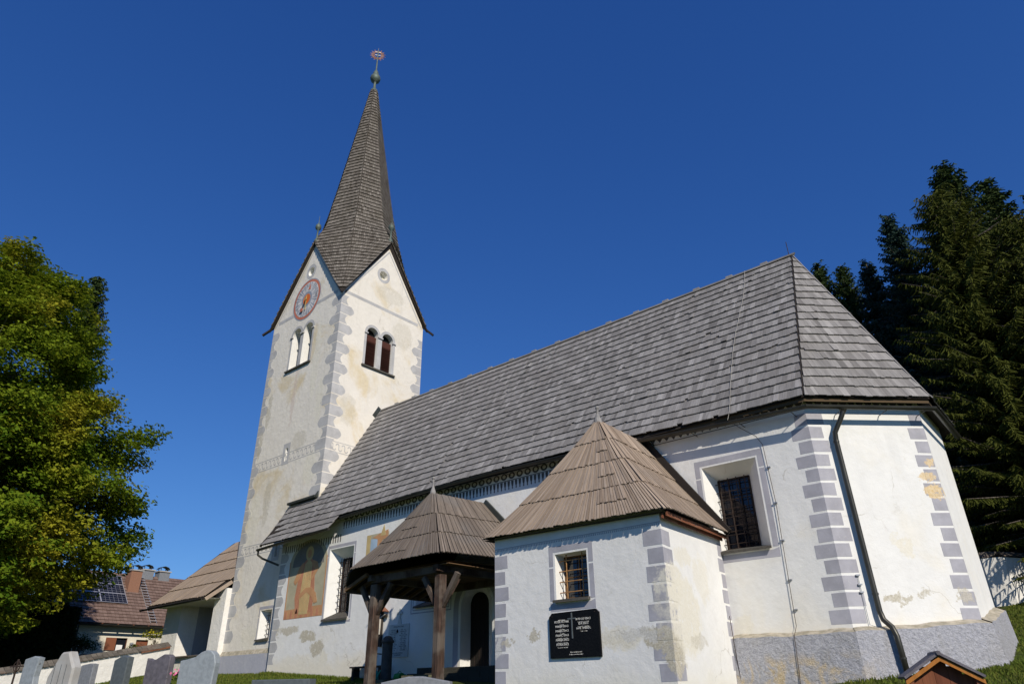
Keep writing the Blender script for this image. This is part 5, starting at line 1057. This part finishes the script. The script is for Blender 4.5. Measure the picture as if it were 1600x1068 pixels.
for h, kind_ in ((HW1, 'open'), (HW2, 'blind'), (HW3, 'blind')):
    u0, u1, z0, z1 = h[0][0], h[1][0], h[0][1], h[2][1]; b = MB(); reveal(b, hE, h, h, .15); w_ = b.build('window', 'shutter', ho); b = MB(); b.extr(hE.loop(h, -.14), -hE.N * .02); b.build('pane', 'glass' if kind_ == 'open' else 'shutter', w_)
    if kind_ == 'open': b = MB(); b.extr(hE.loop(rect(u0 - .68, u0 - .02, z0, z1), .06), -hE.N * .04); b.build('shutter', 'shutter', w_); b = MB(); b.extr(hE.loop(rect(u0 + .1, u1 - .2, z0, z0 + .35), -.10), -hE.N * .02); b.build('curtain', 'line', w_)
    else: b = MB(); b.extr(hE.loop(circ((u0 + u1) / 2, (z0 + z1) / 2 - .1, .13, 4), -.10), -hE.N * .02); b.build('shutter_light', 'alu', w_)
b = MB(); b.box((-52.34, 21.75, 3.1), (.1, .22, .32)); b.build('letter_box', 'alu', ho)
MB().tube([V(-52.2, 18.15, 4.2), V(-52.25, 18.2, -.5)], .06, 8).build('downpipe', 'gutter', ho)
for k in range(12): MB().box((-52.2 - .3 * k, 17.2, 3.6), (.22, .04, 1.1), shade=rnd.random()).build('balcony_board', 'orangewood', ho)

# ------------------------------------------------------------------ VEGETATION
def quads_obj(name, P, shade, mat, parent=None, off=(0, 0, 0), kind=None):
    """P: (N,4,3)"""
    n = len(P); me = D.meshes.new(name); me.vertices.add(n * 4); me.vertices.foreach_set('co', (P.reshape(-1, 3) - np.array(off)).astype(np.float32).ravel())
    me.loops.add(n * 4); me.loops.foreach_set('vertex_index', np.arange(n * 4, dtype=np.int32)); me.polygons.add(n); me.polygons.foreach_set('loop_start', np.arange(0, n * 4, 4, dtype=np.int32))
    me.update(calc_edges=True); at = me.attributes.new('shade', 'FLOAT', 'FACE'); at.data.foreach_set('value', np.clip(shade, 0, 1).astype(np.float32)); me.materials.append(M[mat])
    o = D.objects.new(name, me); COL.objects.link(o)
    if parent: o.parent = parent
    return props(o, None, None, None, kind)
R = np.random.RandomState(5)
def nrmz(a): return a / np.maximum(1e-9, np.linalg.norm(a, axis=-1, keepdims=True))
def leaf_quads(c, nrm, size, asp=.62):
    a = nrmz(np.cross(nrm, nrmz(R.normal(size=c.shape)))); b = nrmz(np.cross(nrm, a)); s = size[:, None]
    return np.stack([c - a * s * .5, c + b * s * asp * .5 + a * s * .05, c + a * s * .5 - nrm * s * .12, c - b * s * asp * .5 + a * s * .05], 1)
def broadleaf(name, base, h, prof, nclus, perc, lsize, mat, label, cat='tree', lobes=26, trunk=.55, z0=2.0, group=None, cr=.62):
    bx, by, bz = base; t = thing(name, base, label, cat, group)
    zs = np.array([p[0] for p in prof]); rs = np.array([p[1] for p in prof])
    # leaf clusters gather on boughs, so that the outline is uneven and gaps open between them
    nb_ = max(6, nclus // 20); bc = []; big = rs.max() > 4; la = R.uniform(0, 2 * np.pi, lobes); lz = R.uniform(zs[0], zs[-1], lobes)
    while len(bc) < nb_:
        z = R.uniform(zs[0], zs[-1]); a = R.uniform(0, 2 * np.pi); rm = np.interp(z, zs, rs)
        if R.rand() > (rm / rs.max()) ** .8: continue
        dd = np.min(np.hypot((z - lz) / 2.2, ((a - la + np.pi) % (2 * np.pi) - np.pi) * rm / 2.6)); q = R.uniform(0, 1) ** .34
        r = rm * q * (1.03 - .20 * min(1.5, dd)); bc.append((r * math.cos(a), r * math.sin(a), z))
    bc = np.array(bc); bs = (R.uniform(.75, 1.35, nb_) if big else R.uniform(.25, .4, nb_)); bi = R.randint(0, nb_, nclus)
    def ball(m_): return nrmz(R.normal(size=(m_, 3))) * (R.uniform(0, 1, (m_, 1)) ** .4)
    cl = bc[bi] + ball(nclus) * bs[bi][:, None] * np.array([1.35, 1.35, .75]); bsh = R.normal(0, .13, nb_)
    n = nclus * perc; idx = np.repeat(np.arange(nclus), perc)
    d = ball(n) * 1.6 * np.array([cr, cr, cr * .55]); sz = R.uniform(.6, 1.3, nclus)[idx][:, None]
    c = cl[idx] + d * sz; outd = nrmz(cl[idx] * np.array([1, 1, .25])); nn = nrmz(UP * .9 + outd * .55 + R.normal(size=(n, 3)) * .55)
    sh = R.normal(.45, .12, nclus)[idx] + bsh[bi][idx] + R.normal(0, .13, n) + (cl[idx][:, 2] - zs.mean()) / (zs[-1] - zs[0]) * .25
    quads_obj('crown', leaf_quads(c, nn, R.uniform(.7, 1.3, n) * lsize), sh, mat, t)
    b = MB(); top = zs[-1] * .8; b.tube([V(0, 0, -.6), V(.0, 0, top * .06), V(0, .01 * top, top * .4), V(.01 * top, 0, top * .75), V(0, 0, top)], [trunk * 1.25, trunk, trunk * .75, trunk * .35, .06], 10)
    tk = b.build('trunk', 'bark', None); tk.parent = t
    b = MB()
    for k in range(64):
        e = cl[R.randint(nclus)]; s0 = V(0, .0, e[2] * R.uniform(.45, .8)); m1 = s0 * .55 + e * .45 + V(0, 0, R.uniform(-.2, .6)); m2 = s0 * .2 + e * .8 + R.normal(size=3) * .2
        g_ = min(1, top / 14); b.tube([s0, m1, m2, e], [.16 * g_, .10 * g_, .055 * g_, .015 * g_], 6, caps=False)
        for j in range(2): e2 = m2 + R.normal(size=3) * np.array([1, 1, .6]) * g_; b.tube([m1 * .5 + m2 * .5, (m2 + e2) / 2 + UP * .1 * g_, e2], [.05 * g_, .03 * g_, .01 * g_], 5, caps=False)
    lb = b.build('boughs', 'bark', None, kind='stuff'); lb.parent = t
    return t
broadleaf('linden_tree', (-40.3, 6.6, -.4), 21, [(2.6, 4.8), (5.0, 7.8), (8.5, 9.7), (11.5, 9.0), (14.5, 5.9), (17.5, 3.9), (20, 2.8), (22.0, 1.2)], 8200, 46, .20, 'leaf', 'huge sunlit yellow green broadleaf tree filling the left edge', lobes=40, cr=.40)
broadleaf('hedge_tree', (-46.5, 16.2, .2), 3, [(.2, .9), (1.2, 1.2), (2.2, .9), (2.9, .3)], 60, 40, .13, 'shrub', 'light green garden shrub at the house corner', 'shrub', 10, .06, cr=.25)
broadleaf('yellow_shrub', (-44.5, 19.8, 1.4), 2, [(.1, .9), (.8, 1.3), (1.5, 1.0), (1.9, .3)], 70, 36, .12, 'yellowshrub', 'yellow flowering shrub behind the cemetery wall below the house windows', 'shrub', 10, .05, cr=.25)
for k, (x, y, hh) in enumerate([(-5.6, 41.5, 3.4), (-3.2, 42.5, 3.9), (-.8, 43.2, 3.6)]):
    broadleaf('undergrowth_shrub', (x, y, G(x, y)), hh, [(.2, 1.5), (1.5, 1.9), (3, 1.5), (hh + .6, .4)], 160, 36, .2, 'shrub', ['dark leafy shrub over the right wall, next to the choir', 'dark leafy shrub over the right wall, middle of three', 'dark leafy shrub over the right wall, at the frame edge'][k], 'shrub', 12, .07, 'shrubs behind the right cemetery wall', cr=.3)
# thuja hedge, dark block behind the wall at left
hd = thing('thuja_hedge', (-44, 13, .2), 'tall dark clipped hedge between the big tree and the house', 'hedge'); n = 26000
c = np.stack([R.uniform(-45.8, -44.2, n), R.uniform(6.0, 15.2, n), R.uniform(.1, 4.4, n)], 1); f_ = R.rand(n); c[:, 0] = np.where(f_ < .6, -44.2 + R.normal(0, .08, n), c[:, 0]); c[:, 2] = np.where((f_ > .6) & (f_ < .8), 4.35 + R.normal(0, .08, n), c[:, 2]); c[:, 1] = np.where(f_ > .8, 15.2 + R.normal(0, .08, n), c[:, 1])
quads_obj('foliage', leaf_quads(c, nrmz(R.normal(size=(n, 3)) + V(1, -.2, .3)), R.uniform(.12, .24, n)), R.rand(n), 'thuja', hd, (-44, 13, .2)); o = MB().box((-45, 10.6, 2.1), (1.4, 9, 4.2)).build('shade_core', 'black', hd)  # near-black block stands in for the shade inside the hedge

def conifer(name, H, Rm, mat, kind, seed, base=(0, 0, 0)):
    rs = np.random.RandomState(seed); t = thing(name, base, None, None); Q = []; S = []
    z = H * .05; br = MB()
    br.tube([V(0, 0, -1), V(0, 0, H * .5), V(0, 0, H)], [H * .016, H * .009, .02], 8)
    sp_ = {'spruce': .42, 'larch': .40, 'fir': .42}[kind]
    while z < H - .15:
        f = z / H; L0 = Rm * (1 - f) ** (.72 if kind != 'larch' else .6) * (1.0 if f > .12 else .85) + .22; nb = int(12 + 6 * (1 - f))
        a0 = rs.rand() * 6.28
        for k in range(nb):
            a = a0 + 6.283 * k / nb + rs.normal(0, .14); L = L0 * rs.uniform(.62, 1.18); u = V(math.cos(a), math.sin(a), 0)
            up = (.45 * f + .05 if kind != 'larch' else .35 * f) + rs.normal(0, .08); droop = (.32 * (1 - f) + (.06 if kind == 'spruce' else 0)) * rs.uniform(.6, 1.4); zz = z + rs.uniform(-.32, .32)
            m = max(4, int(L / .10)); s = (np.arange(m) + .5) / m; P = u[None] * (L * s)[:, None]; P[:, 2] = zz + L * (up * s - droop * s ** 2 + .12 * s ** 4)
            if k % 2 == 0 and L > .9: br.tube([V(0, 0, zz), P[m // 2], P[-1]], [.05, .03, .008], 4, caps=False)
            side = np.cross(u, UP)
            for sg in (-1, 1):
                tl = (.20 + .34 * (1 - s) * min(1, L / 2)) * rs.uniform(.6, 1.3, m) * (1.25 if kind == 'larch' else 1)
                dirv = nrmz(side[None] * sg + u[None] * rs.uniform(.4, .9, m)[:, None] - UP[None] * (rs.uniform(.1, .7, m) + (.5 if kind == 'larch' else .15))[:, None])
                w = np.full(m, .055 if kind != 'larch' else .036) * rs.uniform(.7, 1.3, m); up_ = nrmz(np.cross(dirv, rs.normal(size=(m, 3)))); e = P + dirv * tl[:, None]
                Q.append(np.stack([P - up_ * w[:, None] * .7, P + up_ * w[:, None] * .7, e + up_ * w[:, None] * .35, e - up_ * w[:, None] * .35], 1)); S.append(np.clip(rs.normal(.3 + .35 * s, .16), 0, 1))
                if rs.rand() < .8:
                    dv = nrmz(dirv * .5 - UP[None] * rs.uniform(.3, 1, m)[:, None] + rs.normal(size=(m, 3)) * .35); e = P + dv * tl[:, None] * .8; sd_ = nrmz(np.cross(dv, UP[None] + rs.normal(size=(m, 3)) * .4))
                    Q.append(np.stack([P - sd_ * w[:, None], P + sd_ * w[:, None], e + sd_ * w[:, None] * .3, e - sd_ * w[:, None] * .3], 1)); S.append(np.clip(rs.normal(.25 + .3 * s, .16), 0, 1))
        z += sp_ * rs.uniform(.8, 1.2) * (1 - .35 * f)
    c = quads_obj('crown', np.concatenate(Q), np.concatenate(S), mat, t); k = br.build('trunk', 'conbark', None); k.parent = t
    return t
protos = {'spruce': conifer('spruce_tree', 22, 4.0, 'spruce', 'spruce', 1), 'fir': conifer('fir_tree', 20, 3.4, 'bluefir', 'fir', 2), 'larch': conifer('larch_tree', 19, 4.6, 'larch', 'larch', 3), 'spruce2': conifer('spruce_tree', 20, 3.3, 'spruce', 'spruce', 4)}
used = set(); HT = {'spruce': 22, 'fir': 20, 'larch': 19, 'spruce2': 20}
def plant(kind, x, y, ztop, label, rz=0, wide=1.0, group='conifers behind the church'):
    p = protos[kind]; z0 = G(x, y) - .2; s = (ztop - z0) / HT[kind]
    if kind in used:
        t = p.copy(); COL.objects.link(t)
        for c in p.children: d = c.copy(); COL.objects.link(d); d.parent = t
    else: t = p; used.add(kind)
    t.location = (x, y, z0); t.scale = (s * wide, s * wide, s); t.rotation_euler = (0, 0, rz); props(t, label, 'tree', group)
plant('spruce', -.6, 37.5, 25.2, 'tallest dark spruce of the right group, crown tip above all others', .3, 1.05)
plant('larch', -1.2, 33.5, 21.2, 'yellow green feathery larch in front of the tallest spruce', 1.0, 1.05)
plant('larch', 1.3, 33.0, 18.2, 'yellow green feathery larch at the right frame edge', 2.4, 1.1)
plant('fir', -3.6, 35.5, 22.2, 'bluish fir standing apart left of the tallest spruce', .5, .85)
plant('spruce2', 1.0, 40.7, 25.3, 'dark spruce just right of the tallest one', 1.7)
plant('spruce', 2.9, 40.5, 24.0, 'dark spruce cut off by the right frame edge', 2.2)
plant('spruce2', -8.3, 39.2, 23.0, 'dark spruce right above the roof hip, leftmost of the low tips', .2, .9)
plant('spruce', -6.9, 38.3, 21.9, 'dark spruce above the hip, second tip from the left', 3.0, .8)
plant('fir', -5.4, 37.0, 20.8, 'bluish fir between the low tips and the taller fir', 1.4, .9)
plant('spruce2', -9.9, 41.5, 21.6, 'dark spruce mostly hidden by the roof hip', 2.6)
plant('spruce', -4.6, 39.5, 20.0, 'dark spruce filling the gap behind the bluish firs', .9)
plant('spruce2', -2.6, 38.6, 19.5, 'dark lower spruce between the taller fir and the tallest spruce', 2.0, 1.1)
plant('larch', -2.9, 44.5, 17.5, 'larch deep in the shade behind the bluish fir', .7, 1.1)
plant('spruce2', 4.6, 36.5, 21.0, 'spruce outside the right frame edge, lower one', 1.1, 1.2)
plant('spruce', 7.0, 33.0, 20.5, 'spruce outside the right frame edge, farther one', 4.1, 1.2)
plant('spruce2', 9.5, 37.5, 22.0, 'spruce outside the right frame edge, farthest one', 5.1, 1.2)
plant('fir', 5.4, 30.0, 17.0, 'fir outside the right frame edge shading the lawn', 5.1, 1.2)
plant('spruce', -16.2, 37.5, 22.3, 'spruce whose tip barely shows above the long roof ridge', 1.1, .8)
plant('spruce', -48.7, 12.6, 26.6, 'dark spruce tip rising behind the big left tree', 5.0, .8, 'conifers left')
plant('spruce2', -129.8, 54.3, 19.0, 'tiny distant conifer tip right of the house chimneys', 5.0, 1.0, 'conifers left')
# pink flowers by the large gravestone
fl = thing('pink_grave_flowers', (-17.9, 8.75, G(-17.9, 8.75)), 'small pink flowers between the wavy and the large blue grey gravestone', 'flowers')
n = 260; zb = G(-17.9, 8.75); c = np.stack([R.normal(0, .10, n), R.normal(0, .10, n), R.uniform(0, .46 - zb, n)], 1)
quads_obj('leaves', leaf_quads(c, nrmz(R.normal(size=(n, 3))), R.uniform(.05, .10, n)), R.rand(n), 'shrub', fl); n = 60; c = np.stack([R.normal(0, .09, n), R.normal(0, .09, n), R.uniform(.40 - zb, .58 - zb, n)], 1)
quads_obj('blossoms', leaf_quads(c, nrmz(R.normal(size=(n, 3)) + V(.5, -.5, .5)), R.uniform(.05, .08, n), .9), R.rand(n), 'petal', fl)
# grass blades where the lawn shows
def grass(n, x0, x1, y0, y1, h):
    x = R.uniform(x0, x1, n); y = R.uniform(y0, y1, n); z = gz(np.stack([x, y], 1)); p = np.stack([x, y, z - .02], 1); a = R.uniform(0, 6.28, n); w = R.uniform(.012, .03, n); hh = R.uniform(.3, 1.0, n) * h; d = np.stack([np.cos(a), np.sin(a), 0 * a], 1); e = np.stack([R.normal(0, .4, n), R.normal(0, .4, n), np.ones(n)], 1) * hh[:, None]
    return np.stack([p - d * w[:, None], p + d * w[:, None], p + d * w[:, None] * .2 + e, p - d * w[:, None] * .2 + e], 1)
GQ = np.concatenate([grass(26000, -5, 3, 9, 18.2, .10), grass(16000, -34, -20, 12.5, 17.3, .09), grass(4000, -27.6, -19, 16.6, 16.99, .16), grass(26000, -3.2, 2, 18.2, 33, .09), grass(2500, -2.6, -1.2, 17.6, 19.4, .14)])
g = quads_obj('grass', GQ, R.rand(len(GQ)), 'grassblade', None, (0, 0, 0), 'stuff'); g['label'] = 'short mown grass around the church walls'
